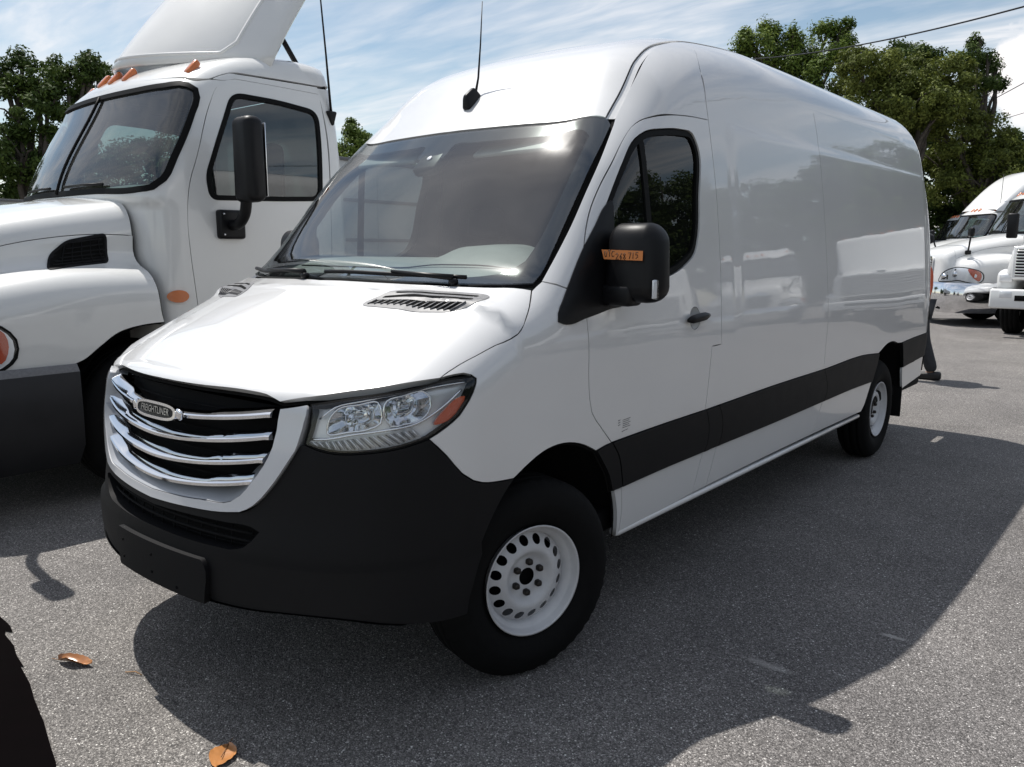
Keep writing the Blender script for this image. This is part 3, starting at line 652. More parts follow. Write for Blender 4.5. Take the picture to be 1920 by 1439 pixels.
# badge
BAD = empty('badge', (0, 0, 0)); BAD.parent = VAN
def oval(w, h, z0, n=40, p=3.2, cx=.0):
    o = []
    for k in range(n):
        q = 2*math.pi*k/n; c, s = math.cos(q), math.sin(q); o.append((cx+w*math.copysign(abs(c)**(2/p), c), -.94, z0+h*math.copysign(abs(s)**(2/p), s)))
    return o
ov = oval(.135, .030, 1.050, cx=.012); ovi = oval(.122, .021, 1.050, cx=.012)
panel('badge_rim', cN, ov, M['chrome'], BAD, sp=.02, off=.026, gap=0, flange=.02, lip=0, holes=[ovi])
panel('badge_face', cN, ovi, M['black'], BAD, sp=.02, off=.022, gap=0, flange=0)
def text_on(s, size, place, mt, parent, name='lettering', ext=.0015, squeeze=1.0):
    cu = bpy.data.curves.new(name, 'FONT'); cu.body = s; cu.size = size; cu.extrude = ext; cu.align_x = 'CENTER'; cu.align_y = 'CENTER'; cu.resolution_u = 2
    t = bpy.data.objects.new(name, cu); COL.objects.link(t); bpy.context.view_layer.update()
    me = bpy.data.meshes.new_from_object(t.evaluated_get(bpy.context.evaluated_depsgraph_get())); bpy.data.objects.remove(t)
    for v in me.vertices: v.co = Vector(place(v.co.x*squeeze, v.co.y, v.co.z))
    me.materials.clear(); me.materials.append(mt); return obj(name, me, parent)
text_on('FREIGHTLINER', .034, lambda x, y, z: surf(cN, [(x+.012, -.94, y+1.050)], .0235+z)[0], M['chromedark'], BAD, squeeze=.86)
for s in (-1, 1):
    p = surf(cN, [(.012+s*.150, -.94, 1.052)], .018)[0]; rbox('badge_clip', p, (.034, .018, .034), M['chrome'], BAD, r=.006, rot=Matrix.Rotation(R(20*s), 3, 'Y'))

# headlights
lamp_top = [(.672, -.790, 1.130), (.748, -.729, 1.147), (.838, -.659, 1.165), (.918, -.562, 1.183), (.952, -.490, 1.199), (.982, -.384, 1.203)]
lampo = chains(lamp_low, [(.672, -.823, 1.006), (.678, -.805, 1.062), (.676, -.792, 1.10), (.672, -.790, 1.130)], lamp_top, lamp_rear[:7][::-1])
bowl1 = [(.729, -.78, 1.042), (.727, -.77, 1.081), (.752, -.749, 1.123), (.798, -.707, 1.136), (.845, -.668, 1.143), (.858, -.666, 1.116), (.860, -.67, 1.075), (.835, -.699, 1.057), (.785, -.742, 1.047)]
bowl2 = [(.866, -.650, 1.146), (.897, -.608, 1.162), (.933, -.553, 1.172), (.948, -.536, 1.150), (.951, -.534, 1.122), (.947, -.543, 1.100), (.936, -.567, 1.078), (.910, -.611, 1.068), (.881, -.645, 1.064), (.868, -.655, 1.083)]
amb = [(.988, -.418, 1.142), (.980, -.452, 1.137), (.968, -.488, 1.110), (.956, -.530, 1.060), (.972, -.486, 1.068), (.986, -.438, 1.104)]
stripl = [(.680, -.819, 1.014), (.748, -.775, 1.020), (.801, -.734, 1.031), (.872, -.667, 1.042), (.925, -.59, 1.052), (.940, -.570, 1.026), (.905, -.627, 1.004), (.838, -.716, .991), (.769, -.771, .988), (.72, -.802, .997)]
for mx in (False, True):
    HL = panel('headlight', cN, lampo, M['gasket'], VAN, sp=.02, gap=.0, off=0, flange=.07, lip=0, holes=[inset(lampo, .010, cN)], mx=mx)
    il = inset(lampo, .009, cN); s = -1 if mx else 1
    b1, b2 = cr(bowl1, .015, True), cr(bowl2, .015, True)
    panel('lamp_housing', cN, il, M['silver'], HL, sp=.018, off=lambda P: -.022-.02*sst(1.06, 1.13, P[:, 2]), gap=0, flange=0, holes=[b1, b2], mx=mx)
    for bl in (b1, b2):
        A = np.array(bl); cc_ = A.mean(0)
        # faceted reflector bowl
        V, F = [], []; nr = 7; nk = len(A)
        for i in range(nr):
            t = 1-i/(nr-1)*.93
            for k in range(nk):
                p = cc_+(A[k]-cc_)*t; V.append(surf(cN, [p], -.024-.085*(1-t*t)-(.006*(i % 2)))[0]*np.array([s, 1, 1]))
        for i in range(nr-1):
            for k in range(nk):
                q = (i*nk+k, i*nk+(k+1) % nk, (i+1)*nk+(k+1) % nk, (i+1)*nk+k); F.append(q)
        rb_ = mesh('reflector_bowl', V, F, M['chrome']); rb_.set_sharp_from_angle(angle=R(24)); obj('reflector_bowl', rb_, HL)
        pc = surf(cN, [cc_], -.070)[0]*np.array([s, 1, 1]); rbox('bulb', pc, (.020, .035, .020), M['chromedark'], HL, r=.009)
        rr = surf(cN, A, -.016); rr[:, 0] *= s; tube('chrome_rim', rr, .0035, M['chrome'], HL, n=6, closed=True)
    low = surf(cN, cr([(.685, -.819, 1.022), (.735, -.79, 1.024), (.801, -.734, 1.040), (.872, -.667, 1.052), (.930, -.583, 1.068), (.962, -.50, 1.112), (.985, -.43, 1.165)], .02), -.010); low[:, 0] *= s
    tube('chrome_rim', low, .004, M['chrome'], HL, n=6)
    top = surf(cN, cr([(.70, -.78, 1.085), (.735, -.745, 1.125), (.80, -.69, 1.147), (.90, -.59, 1.171), (.96, -.47, 1.186), (.983, -.40, 1.188)], .02), -.010); top[:, 0] *= s
    tube('chrome_rim', top, .0035, M['chrome'], HL, n=6)
    panel('turn_reflector', cN, cr(amb, .015, True), M['red'], HL, sp=.015, off=-.008, gap=0, flange=.01, lip=0, mx=mx)
    panel('ribbed_strip', cN, cr(stripl, .015, True), M['cloudy'], HL, sp=.009, off=lambda P: -.010+.004*np.sin(np.arctan2(P[:, 0], .2-P[:, 1])*420), gap=0, flange=.01, lip=0, mx=mx)
    for k in range(30):
        t = (k+.5)/30; i_ = t*5.0; j_ = min(4, int(i_)); f_ = i_-j_
        up_ = np.array(stripl[j_ if j_ < 5 else 4]); up2 = np.array(stripl[min(j_+1, 4)]); dn = [(.700, -.81, 1.003), (.769, -.771, .989), (.838, -.716, .992), (.905, -.627, 1.006), (.935, -.575, 1.028)]
        tt_ = t*4; a_ = min(3, int(tt_)); ff = tt_-a_; pu = np.array(stripl[a_])*(1-ff)+np.array(stripl[a_+1])*ff; pd = np.array(dn[a_])*(1-ff)+np.array(dn[a_+1])*ff
        p = surf(cN, [pu+(pd-pu)*.08, pu+(pd-pu)*.9], -.006); p[:, 0] *= s; tube('lens_rib', p, .0022, M['silver'] if k % 2 else M['vent'], HL, n=4)
    panel('lamp_lens', cN, inset(lampo, .006, cN), M['lens'], HL, sp=.03, off=.001, gap=0, flange=0, mx=mx)
# hood vents
def rounded(pts, r, ch, n=5):
    """straight-sided outline with rounded corners, in chart coordinates"""
    uv = ch.fwd(np.array(pts, float)); o = []
    for i in range(len(uv)):
        p, a, b = uv[i], uv[i-1], uv[(i+1) % len(uv)]; da = (a-p)/np.linalg.norm(a-p); db = (b-p)/np.linalg.norm(b-p); rr = min(r, .4*np.linalg.norm(a-p), .4*np.linalg.norm(b-p))
        for k in range(n+1):
            t = k/n; o.append((1-t)**2*(p+da*rr)+2*t*(1-t)*p+t*t*(p+db*rr))
    return list(ch.inv(np.array(o)))
for mx in (False, True):
    s = -1 if mx else 1
    vl = rounded([(.452, -.243, 1.456), (.843, -.097, 1.447), (.800, -.245, 1.40), (.600, -.330, 1.398), (.398, -.372, 1.403)], .05, cH)
    vp = panel('hood_vent', cH, vl, M['vent'], VAN, sp=.025, off=.002, gap=0, flange=.004, lip=0, mx=mx)
    a0, a1, b0, b1 = [np.array(q) for q in ((.455, -.255, 1.45), (.815, -.120, 1.44), (.415, -.360, 1.4), (.775, -.250, 1.4))]
    for (f0_, f1_, e0, e1) in ((.04, .15, .08, .93), (.34, .46, .04, .96), (.64, .92, .02, .97)):
        l0, l1 = a0+(b0-a0)*f0_, a1+(b1-a1)*f0_; m0, m1_ = a0+(b0-a0)*f1_, a1+(b1-a1)*f1_
        q = [l0+(l1-l0)*e0, l0+(l1-l0)*e1, m0+(m1_-m0)*e1, m0+(m1_-m0)*e0]
        panel('vent_slot', cH, rounded(q, .012, cH), M['gap'], vp, sp=.018, off=.0032, gap=0, flange=0, mx=mx)
    for k in range(14):
        t = (k+.5)/14; p0_ = a0+(a1-a0)*t; p1_ = b0+(b1-b0)*t
        p = surf(cH, [p0_+(p1_-p0_)*.62, p0_+(p1_-p0_)*.95], .0038); p[:, 0] *= s; tube('vent_rib', p, .0026, M['vent'], vp, n=4)
# mirror triangle, mirrors
tri = [(.981, .080, 1.377), (.975, .115, 1.42), (.964, .172, 1.488), (.948, .280, 1.615), (.94, .362, 1.70), (.935, .436, 1.778), (.93, .47, 1.80), (.945, .47, 1.70), (.98, .48, 1.46), (.984, .52, 1.398), (.989, .40, 1.375), (.989, .252, 1.352), (.990, .101, 1.338), (.988, .072, 1.348)]
for mx in (False, True):
    s = -1 if mx else 1
    panel('mirror_sail', cS, cr(tri, .02, True), M['black'], VAN, sp=.03, off=.006, gap=0, flange=.01, lip=0, mx=mx)
    MI = empty('side_mirror', (0, 0, 0)); MI.parent = VAN
    def shp(v):
        t = (v.z+.15)/.30
        x = v.x*(1.0-.18*max(0, t)**2.2)+.006; y = v.y*(1-.15*abs(v.x)/.12)
        y += .35*v.x*v.x*4+.02*t
        return (x, y, v.z+.015*math.cos(v.x*12)*(t > .5))
    rbox('mirror_housing', (s*1.082, .415, 1.553), (.268, .15, .292), M['black'], MI, r=.062, seg=6, shape=shp)
    rbox('mirror_foot', (s*1.045, .405, 1.435), (.14, .10, .085), M['black'], MI, r=.02, seg=3)
    rbox('mirror_glass', (s*1.085, .488, 1.55), (.16, .006, .20), M['chrome'], MI, r=.002)
    rbox('mirror_arm', (s*1.00, .42, 1.43), (.10, .085, .075), M['black'], MI, r=.015, rot=Matrix.Rotation(0, 3, 'Z'))
    rbox('mirror_signal', (s*1.213, .375, 1.462), (.012, .028, .075), M['lens'], MI, r=.005)
    rbox('signal_backing', (s*1.208, .375, 1.462), (.010, .026, .070), M['silver'], MI, r=.004)
    if not mx:
        ST = rbox('orange_tape', (1.085, .3370, 1.588), (.182, .0015, .036), M['orange'], MI, r=0, shape=lambda v: (v.x+(.012 if (v.z < 0 and v.x < 0) else 0), v.y, v.z), rot=Matrix.Rotation(R(1.5), 3, 'Y'))
        def stroke(pts, ox, oz, sc=.0225):
            P = [(1.085-.091+ox+x*sc*.52, .3352, 1.588+oz+(y-.5)*sc) for x, y in pts]; tube('marker_stroke', P, .0014, M['ink'], ST, n=4)
        U = [(0, 1), (0, .3), (.3, 0), (.7, .1), (.8, .9)]; Tt = [(.5, 1), (.45, 0)]; T2 = [(0, .95), (1, 1.1)]; Cc = [(1, .9), (.4, 1), (0, .5), (.3, .05), (1, .15)]
        two = [(0, .8), (.5, 1), (.9, .7), (0, 0), (1, .05)]; six = [(.8, 1), (.1, .5), (.3, 0), (.8, .2), (.6, .5), (.15, .35)]
        eight = [(.5, .5), (.1, .8), (.5, 1), (.85, .8), (.5, .5), (.1, .2), (.5, 0), (.9, .2), (.5, .5)]; seven = [(0, .95), (.9, 1), (.4, 0)]; one = [(.5, 1), (.4, 0)]
        five = [(.9, 1), (.2, 1), (.1, .55), (.7, .6), (.8, .2), (.1, 0)]
        for p, ox, oz in ((U, .016, .004), (Tt, .032, .005), (T2, .030, .005), (Cc, .047, .004), (two, .066, -.005), (six, .083, -.005), (eight, .098, -.005), (seven, .121, -.002), (one, .136, -.002), (five, .152, -.001)): stroke(p, ox, oz)
# antenna on the roof front
AN = empty('roof_antenna', (0, 0, 0)); AN.parent = VAN
def fin(v):
    t = (v.z+.03)/.06; return (v.x*(1-.55*t), v.y*(1-.35*t)+.012*t, v.z)
rbox('antenna_base', (0, .675, 2.318), (.058, .125, .062), M['black'], AN, r=.018, seg=4, shape=fin, rot=Matrix.Rotation(R(38), 3, 'X'))
tube('antenna_rod', [(0, .715, 2.345), (0, .735, 2.42), (0, .752, 2.58), (0, .766, 2.775)], .005, M['black'], AN, n=8, rfun=lambda t: 1.35-.95*t)
# wipers
for bl, piv in (([(.66, -.060, 1.5), (.35, -.150, 1.5), (-.02, -.185, 1.5)], (.63, -.10)), ([(-.16, -.185, 1.5), (-.5, -.12, 1.5), (-.83, .02, 1.5)], (-.12, -.215))):
    wp = empty('windscreen_wiper', (0, 0, 0)); wp.parent = VAN
    c_ = surf(cT, cr(bl, .05), .018); tube('wiper_blade', c_, .009, M['black'], wp, n=6)
    mid = np.array(bl[1]); a = surf(cT, [(piv[0], piv[1], 1.5), (piv[0]+(mid[0]-piv[0])*.5, piv[1]+(mid[1]-piv[1])*.5-.01, 1.5), mid], [[.012]]*3 if False else .03); tube('wiper_arm', a, .010, M['black'], wp, n=6, rfun=lambda t: 1.3-.7*t)
    rbox('wiper_pivot', surf(cT, [(piv[0], piv[1], 1.5)], .012)[0], (.03, .035, .026), M['black'], wp, r=.01)
# rain sensor with round mark behind the glass
p = surf(cT, [(0, .405, 2.0)], -.03)[0]
q_ = rbox('sensor_cover', p, (.15, .16, .05), M['black'], VAN, r=.015, rot=Matrix.Rotation(R(43), 3, 'X'))
p = surf(cT, [(0, .40, 2.0)], -.002)[0]; tube('sensor_mark', [p, p+np.array([0, -.0014, .0014])], .014, M['silver'], q_, n=16)
# decal of small print on the door
for k in range(5):
    p = surf(cS, [(1, .505+.012*0, .915-.008*k), (1, .565-.01*(k % 2), .917-.008*k)], .0006); tube('door_print', p, .0011, M['ink'], DOOR_L, n=4)
for k in range(3):
    p = surf(cS, [(1, .470, .918-.010*k), (1, .486, .920-.010*k)], .0006); tube('door_print', p, .0013, M['ink'], DOOR_L, n=4)
p = surf(cS, [(1, .50, .868), (1, .545, .872)], .0006); tube('door_print', p, .0011, M['ink'], DOOR_L, n=4)

# wheels, wells, underside
def make_wheel(parent, x, y, s, r=.386, w=.228, rim_r=.215, steer=0, dish=.05, rimm='rim', dual=False):
    WH = empty('wheel', (x*s, y, r-.006), steer); WH.parent = parent
    k = r/.386; h = w/2
    prof = [(h-.020, rim_r-.008), (h+.008, rim_r+.025), (h+.020, rim_r+.07), (h+.020, r-.085), (h+.008, r-.040), (h-.006, r-.020), (h-.024, r-.007)]
    tr = []
    for c in (.055, 0., -.055):
        tr += [(c*w/.2+.006, r), (c*w/.2+.005, r-.010), (c*w/.2-.005, r-.010), (c*w/.2-.006, r)]
    prof = prof+tr+[(-a, q) for a, q in prof[::-1]]
    V, F = lathe(prof, 90, sgn=s)
    V = [list(v) for v in V]; L = len(prof)
    for kk in range(90):
        if kk % 2:
            for i in (5, 6): 
                v = V[kk*L+i]; rr = math.hypot(v[1], v[2]); f = (rr-.007)/rr; v[1] *= f; v[2] *= f
    obj('tyre', mesh('tyre', V, F, M['rubber']), WH)
    # rim barrel
    h2 = h+.004
    bp_ = [(h2-.004, rim_r-.004), (h2+.003, rim_r), (h2+.004, rim_r-.006), (h2-.003, rim_r-.010), (h2-.022, rim_r-.016), (h2-.030, rim_r-.022), (h2-.034, rim_r-.034), (h2-.060, rim_r-.040), (h2-.20, rim_r-.040)]
    V, F = lathe(bp_, 72, sgn=s); RB = obj('rim', mesh('rim', V, F, M[rimm]), WH)
    # pressed disc with a ring of round holes
    ro = rim_r-.040; n = 72; circ = lambda q, rad, m: [np.array((rad*math.cos(2*math.pi*(i+.5*0)/m)+q[0], rad*math.sin(2*math.pi*i/m)+q[1])) for i in range(m)]
    hr = ro*.855; holes = [circ((hr*math.cos(.13+2*math.pi*i/16), hr*math.sin(.13+2*math.pi*i/16)), .0185, 14) for i in range(16)]
    hub = circ((0, 0), .034, 24)
    v2, F2 = sheet2d(np.array(circ((0, 0), ro, n)), [np.array(q) for q in holes+[hub]], .011)
    rad = np.linalg.norm(v2, axis=1)
    dep = _pl([0, .034, .040, .074, .086, .110, .127, .155, ro], [-.050, -.050, -.050, -.050, -.044, -.024, -.028, -.046, -.060])
    V = [((h2+(dep(rr) if rr < .175 else -.060))*s, p[0], p[1]) for p, rr in zip(v2, rad)]
    if s < 0: F2 = F2[:, ::-1]
    obj('rim_disc', mesh('rim_disc', V, F2, M[rimm]), WH)
    V, F = lathe([(h2-.16, 0), (h2-.16, ro+.0)], 24, sgn=s); obj('brake_cavity', mesh('brake_cavity', V, F, M['dark']), WH)
    V, F = lathe([(h2-.082, .0), (h2-.080, .045)], 24, sgn=s); obj('hub_cap', mesh('hub_cap', V, F, M['gap']), WH)
    for i in range(6):
        q = 2*math.pi*(i+.4)/6; o = rbox('lug_nut', ((h2-.044)*s, .0595*math.cos(q), .0595*math.sin(q)), (.034, .023, .023), M['nut'], WH, r=.007, seg=2)
    return WH
for y in (0, 4.325):
    for s in (1, -1): make_wheel(VAN, .868 if y == 0 else .852, y, s, w=.192, steer=R(-16) if y == 0 else 0)
    # wheel housing shells
for y0, zt, hw in ((.05, .90, .48), (4.375, .92, .45)):
    for s in (1, -1):
        V, F = [], []; n = 24; xs_ = (.975, .62)
        for i in range(n+1):
            q = math.pi*(.02+.96*i/n); V += [(s*xs_[0], y0-(hw+.035)*math.cos(q), .40+(zt-.385)*math.sin(q)), (s*xs_[1], y0-(hw+.035)*math.cos(q), .40+(zt-.385)*math.sin(q))]
        for i in range(n): F.append((2*i, 2*i+1, 2*i+3, 2*i+2))
        nb = len(V); V.append((s*xs_[1], y0, .40)); F += [(2*i+1, nb, 2*i+3) for i in range(n)]
        obj('wheel_well', mesh('wheel_well', V, F, M['dark']), VAN)
rbox('floor_pan', (0, 2.9, .46), (1.84, 5.5, .10), M['dark'], VAN, r=.02)
rbox('front_subframe', (0, .05, .42), (1.15, 1.5, .16), M['dark'], VAN, r=.03)
tube('rear_axle', [(-.8, 4.325, .38), (0, 4.325, .38), (.8, 4.325, .38)], .07, M['dark'], VAN, n=12, rfun=lambda t: 1+.6*math.exp(-((t-.5)/.12)**2))
for s in (1, -1): rbox('mud_flap', (s*.86, 4.86, .42), (.24, .02, .36), M['dark'], VAN, r=.006)

# cab interior
INT = empty('cab_interior', (0, 0, 0)); INT.parent = VAN
V, F = [], []; prof = [(-.10, 1.41), (-.02, 1.465), (.12, 1.525), (.30, 1.562), (.42, 1.570), (.47, 1.545), (.49, 1.42), (.47, 1.15), (.47, .75)]
xs_ = np.linspace(-.88, .88, 45)
for x in xs_:
    hump = .060*math.exp(-((x-.42)/.23)**4)
    for (y, z) in prof: V.append((x, y+.13*x*x*(y < .3)+(.04 if y > .3 else 0)*math.cos(x*1.5), z+(hump*sst(.05, .32, np.array(y)) if z > 1.3 else 0)))
L = len(prof)
for i in range(44):
    for j in range(L-1): F.append((i*L+j, (i+1)*L+j, (i+1)*L+j+1, i*L+j+1))
obj('dashboard', mesh('dashboard', V, F, M['dash']), INT)
tube('dash_seam', [(x, .12+.13*x*x, 1.528+(.085*math.exp(-((x-.42)/.23)**4)*.2)) for x in np.linspace(-.7, .7, 24)], .003, M['gap'], INT, n=5)
V = []; F = []
th = np.linspace(0, 2*math.pi, 48, endpoint=False); Rt = Matrix.Rotation(R(28), 3, 'X')
tube('steering_wheel', [Vector((.42, .70, 1.37))+Rt @ Vector((.185*math.cos(t), 0, .185*math.sin(t))) for t in th], .014, M['seat'], INT, n=8, closed=True)
rbox('steering_hub', (.42, .68, 1.36), (.30, .04, .08), M['seat'], INT, r=.015, rot=Rt)
for x in (-.52, .46):
    rbox('seat_base', (x, 1.02, .98), (.48, .50, .18), M['seat'], INT, r=.06, seg=4)
    rbox('seat_back', (x, 1.30, 1.33), (.46, .14, .66), M['seat'], INT, r=.06, seg=4, rot=Matrix.Rotation(R(-8), 3, 'X'))
    rbox('head_rest', (x, 1.37, 1.76), (.26, .10, .17), M['seat'], INT, r=.045, seg=4)
bz_ = np.linspace(.6, 2.62, 16); bk = [p-np.array([.03, 0, 0]) for p in cS.inv(np.stack([np.full(16, 1.56), np.minimum(bz_, 2.45)], 1))]; bk[-1][0] -= .12; bk[-1][2] = 2.58
obj('bulkhead', mesh('bulkhead', [tuple(p) for p in bk]+[(-p[0], p[1], p[2]) for p in bk[::-1]], [tuple(range(32))], M['inner'], smooth=False), INT)
rbox('cab_floor', (0, 1.05, .62), (1.8, .98, .04), M['inner'], INT, r=.005)
rbox('headliner', (0, 1.12, 2.16), (1.60, .72, .03), M['inner'], INT, r=.01)
for s in (1, -1):
    rbox('door_trim', (s*.895, .90, 1.16), (.06, .90, .56), M['inner'], INT, r=.02)
    rbox('sun_visor', (s*.40, .56, 2.07), (.42, .18, .02), M['dash'], INT, r=.008, rot=Matrix.Rotation(R(35), 3, 'X'))

# ------------------------------------------------------------------ lorry tractors
tS = pl([.6, .9, 1.6, 2.0, 2.4, 2.7, 2.85, 3.0], [1.08, 1.10, 1.10, 1.085, 1.045, .985, .94, .90])
tW = pl([.6, 1.88, 1.94, 2.01, 2.7, 2.8], [.22, .22, .19, .205, .555, .60])
tR = pl([.3, .50, .6, .72, .9, 1.2, 1.6, 2.1], [2.62, 2.74, 2.80, 2.875, 2.955, 3.04, 3.075, 3.07])
tH = pl([-1.7, -1.45, -1.3, -.9, -.4, .1, .3], [.9, 1.42, 1.58, 1.73, 1.86, 1.95, 1.98])
def truck_f(x, y, z):
    ax = np.abs(x)
    wsf = (tW(z)+.13*ax**2-y)*.9
    roof = (z-tR(y-.16*ax**2)+.05*ax**2)*.92
    cab = smax(smax(ax-tS(z), smax(wsf, roof, .04), .12), y-1.95, .10)
    hs = .80+.10*sst(-1.3, .2, y)
    hood = smax(smax(ax-hs, (z-tH(y)+.10*ax**2)*.95, .22), -1.34+.22*ax**2-y, .12)
    hood = smax(hood, y-.30, .02)
    ft = 1.50-.10*((y-.1)/.9)**2
    fend = smax(smax(ax-(1.17-.10*sst(-.6, -1.3, y)), z-ft, .28), -1.24+.30*ax**2-y, .2)
    fend = smax(fend, y-.33, .03)
    return smin(cab, smin(hood, fend, .12), .015)
tfc = lambda x, y, z: smax(truck_f(x, y, z), .2-y, .01)
def cab_f(x, y, z):
    ax = np.abs(x); wsf = (tW(z)+.13*ax**2-y)*.9; roof = (z-tR(y-.16*ax**2)+.05*ax**2)*.92
    return smax(smax(ax-tS(z), smax(wsf, roof, .04), .12), y-1.95, .10)
def hood_f(x, y, z):
    ax = np.abs(x); hs = .80+.10*sst(-1.3, .2, y)
    hood = smax(smax(ax-hs, (z-tH(y)+.10*ax**2)*.95, .22), -1.34+.22*ax**2-y, .12)
    fend = smax(smax(ax-(1.17-.10*sst(-.6, -1.3, y)), z-(1.50-.10*((y-.1)/.9)**2), .28), -1.24+.30*ax**2-y, .2)
    return smin(hood, fend, .12)
kN = Chart('N', cab_f, (0, 1.2, 0), 1.05); kF = Chart('F', cab_f, (0, 1.9, 0)); kS = Chart('S', cab_f); kP = Chart('P', cab_f, (0, 1.2, 2.3), .8, 'z')
hR = Chart('R', hood_f, (0, 0, .95), 1.0); hP = Chart('P', hood_f, (0, -.6, 1.05), .75, '-y'); hS = Chart('S', hood_f)
def L3(*p): return [list(p)]
def seg(*pts): return [list(q) for q in zip(pts[:-1], pts[1:])]
def make_truck(loc, rz, label, group, near=False, sleeper=False, grille='mesh', wm='truckwhite', spq=1.0, hood_mirror=True, fairing=False):
    T = empty('lorry_tractor', loc, rz, label, 'truck', group)
    WM = M[wm]; sp = .05*spq
    # windscreen opening
    wsl = [(-.93, .55, 2.02), (-.5, .3, 1.99), (0, .2, 1.985), (.5, .3, 1.99), (.93, .55, 2.02)]
    hf = [(.50, .24, 1.975), (.96, .33, 1.975), (1.045, .385, 1.99), (1.075, .455, 2.05), (1.068, .545, 2.20), (1.045, .64, 2.36), (1.025, .715, 2.51), (1.0, .77, 2.62), (.97, .775, 2.685), (.92, .74, 2.718), (.75, .66, 2.725), (.40, .59, 2.72)]
    wo_ = cr([(0, .2, 1.972)]+hf+[(0, .56, 2.718)]+[(-p[0], p[1], p[2]) for p in hf[::-1]], .05, True)
    wo_ = list(surf(kN, wo_)); wi_ = inset(wo_, .035, kN)
    panel('windscreen_gasket', kN, wo_, M['gasket'], T, sp=sp, off=.010, holes=[wi_], gap=0, flange=.03, lip=0)
    panel('windscreen', kN, inset(wo_, .03, kN), M['truckglass'], T, sp=sp*1.3, off=-.004, gap=0, flange=0)
    p = surf(kF, [(0, .2, z) for z in np.linspace(1.985, 2.70, 12)], .012); tube('windscreen_divider', p, .011, M['gasket'], T, n=6)
    # door and cab shell
    roofl = [(0, .55, 2.775), (.4, .6, 2.775), (.80, .72, 2.765), (.93, .80, 2.745), (.965, .86, 2.76), (.95, .93, 2.80), (.94, 1.04, 2.835), (.935, 1.25, 2.845), (.93, 1.6, 2.85), (.93, 1.86, 2.852), (.86, 1.93, 2.855)]
    win_t = rounded([(.99, 1.02, 2.70), (.99, 1.40, 2.695), (1.0, 1.755, 2.66), (1.05, 1.735, 2.35), (1.08, 1.70, 1.975), (1.09, 1.3, 1.955), (1.09, .755, 1.94), (1.08, .735, 2.10), (1.04, .86, 2.38)], .10, kS, 7)
    dfront = [(.99, 1.08, 2.80), (.985, .985, 2.775), (1.0, .905, 2.71), (1.012, .84, 2.60), (1.065, .69, 2.23), (1.08, .615, 2.04), (1.10, .575, 1.77), (1.10, .58, 1.60), (1.10, .60, 1.35), (1.10, .63, 1.0)]
    drear = [(.97, 1.80, 2.795), (1.03, 1.80, 2.4), (1.08, 1.78, 2.0), (1.10, 1.76, 1.5), (1.10, 1.74, 1.0)]
    D = panel('cab_door', kS, chains(dfront, [dfront[-1], drear[-1]], drear[::-1], [drear[0], (.965, 1.4, 2.80), dfront[0]]), WM, T, sp=sp, holes=[win_t], both=True)
    for d, mx in zip(D, (False, True)):
        wii = inset(win_t, .032, kS)
        panel('window_seal', kS, win_t, M['gasket'], d, sp=sp, off=.006, holes=[wii], gap=0, flange=.03, lip=0, mx=mx)
        panel('window_glass', kS, inset(win_t, .03, kS), M['truckglass'], d, sp=sp*1.5, off=-.006, gap=0, flange=0, mx=mx)
    # front pillars and header as one pressed frame, rear corner
    pil = chains([(0, .55, 2.775), (.4, .6, 2.775), (.80, .72, 2.765), (.93, .80, 2.745), (.97, .87, 2.765), (.985, .95, 2.772)], dfront[1:], [dfront[-1], (1.08, .40, 1.0)], [(1.08, .40, 1.0), (.8, .31, 1.0), (0, .22, 1.0)])
    panel('cab_front_frame', kN, sym(pil), WM, T, sp=sp, holes=[wo_])
    panel('cab_side', kN, chains(drear, [drear[-1], (.9, 1.95, 1.0)], [(.9, 1.95, 1.0), (.9, 1.95, 2.85)], [(.9, 1.95, 2.85), (.95, 1.80, 2.842)], [(.95, 1.80, 2.842), drear[0]]), WM, T, sp=sp, both=True)
    panel('cab_side', kS, chains(dfront[:2], [dfront[1], (.965, .90, 2.775), (.95, .95, 2.80), (.94, 1.04, 2.835)], [(.94, 1.04, 2.835), (.93, 1.80, 2.85)], [(.93, 1.80, 2.85), drear[0]], [drear[0], (.965, 1.4, 2.80), dfront[0]]), WM, T, sp=sp, gap=.001, both=True)
    panel('cab_roof', kP, sym(chains([(0, .55, 2.78), (.4, .6, 2.78), (.80, .72, 2.77), (.92, .80, 2.755), (.965, .87, 2.775), (.95, .95, 2.805), (.94, 1.04, 2.838), (.935, 1.25, 2.847), (.93, 1.6, 2.853), (.93, 1.84, 2.855)], [(.93, 1.84, 2.855), (.86, 1.95, 2.86)], [(.86, 1.95, 2.86), (0, 1.95, 2.86)])), WM, T, sp=sp)
    V = [(-1.0, 1.95, .9), (1.0, 1.95, .9), (1.0, 1.95, 2.3), (.88, 1.95, 2.85), (-.88, 1.95, 2.85), (-1.0, 1.95, 2.3)]
    obj('cab_back', mesh('cab_back', V, [(0, 1, 2, 3, 4, 5)], WM, smooth=False), T)
    for x in (-.81, -.20, 0, .20, .81):
        p = surf(kF, [(x, .6, 2.85)], .006)[0]
        def tear(v): return (v.x*(1-.35*max(0, v.z)/.068), v.y, v.z)
        rbox('marker_lamp', p, (.070, .050, .135), M['amber'], T, r=.022, seg=4, shape=tear, rot=Matrix.Rotation(R(-42), 3, 'X'))
    # bonnet, front wings
    crease = [(.84, -1.0, 1.45), (.85, -.75, 1.55), (.86, -.49, 1.63), (.89, -.19, 1.69), (.93, .0, 1.73), (.98, .29, 1.76)]
    rear_t = [(.98, .285, 1.76), (.92, .29, 1.92), (.6, .29, 1.96), (0, .29, 1.985)]
    yf = -1.02
    def hring(z0, z1, n=10): return [p for p in hS.inv(np.stack([np.full(n, yf), np.linspace(z0, z1, n)], 1))]
    hT = Chart('T', hood_f, (0, 0, .95))
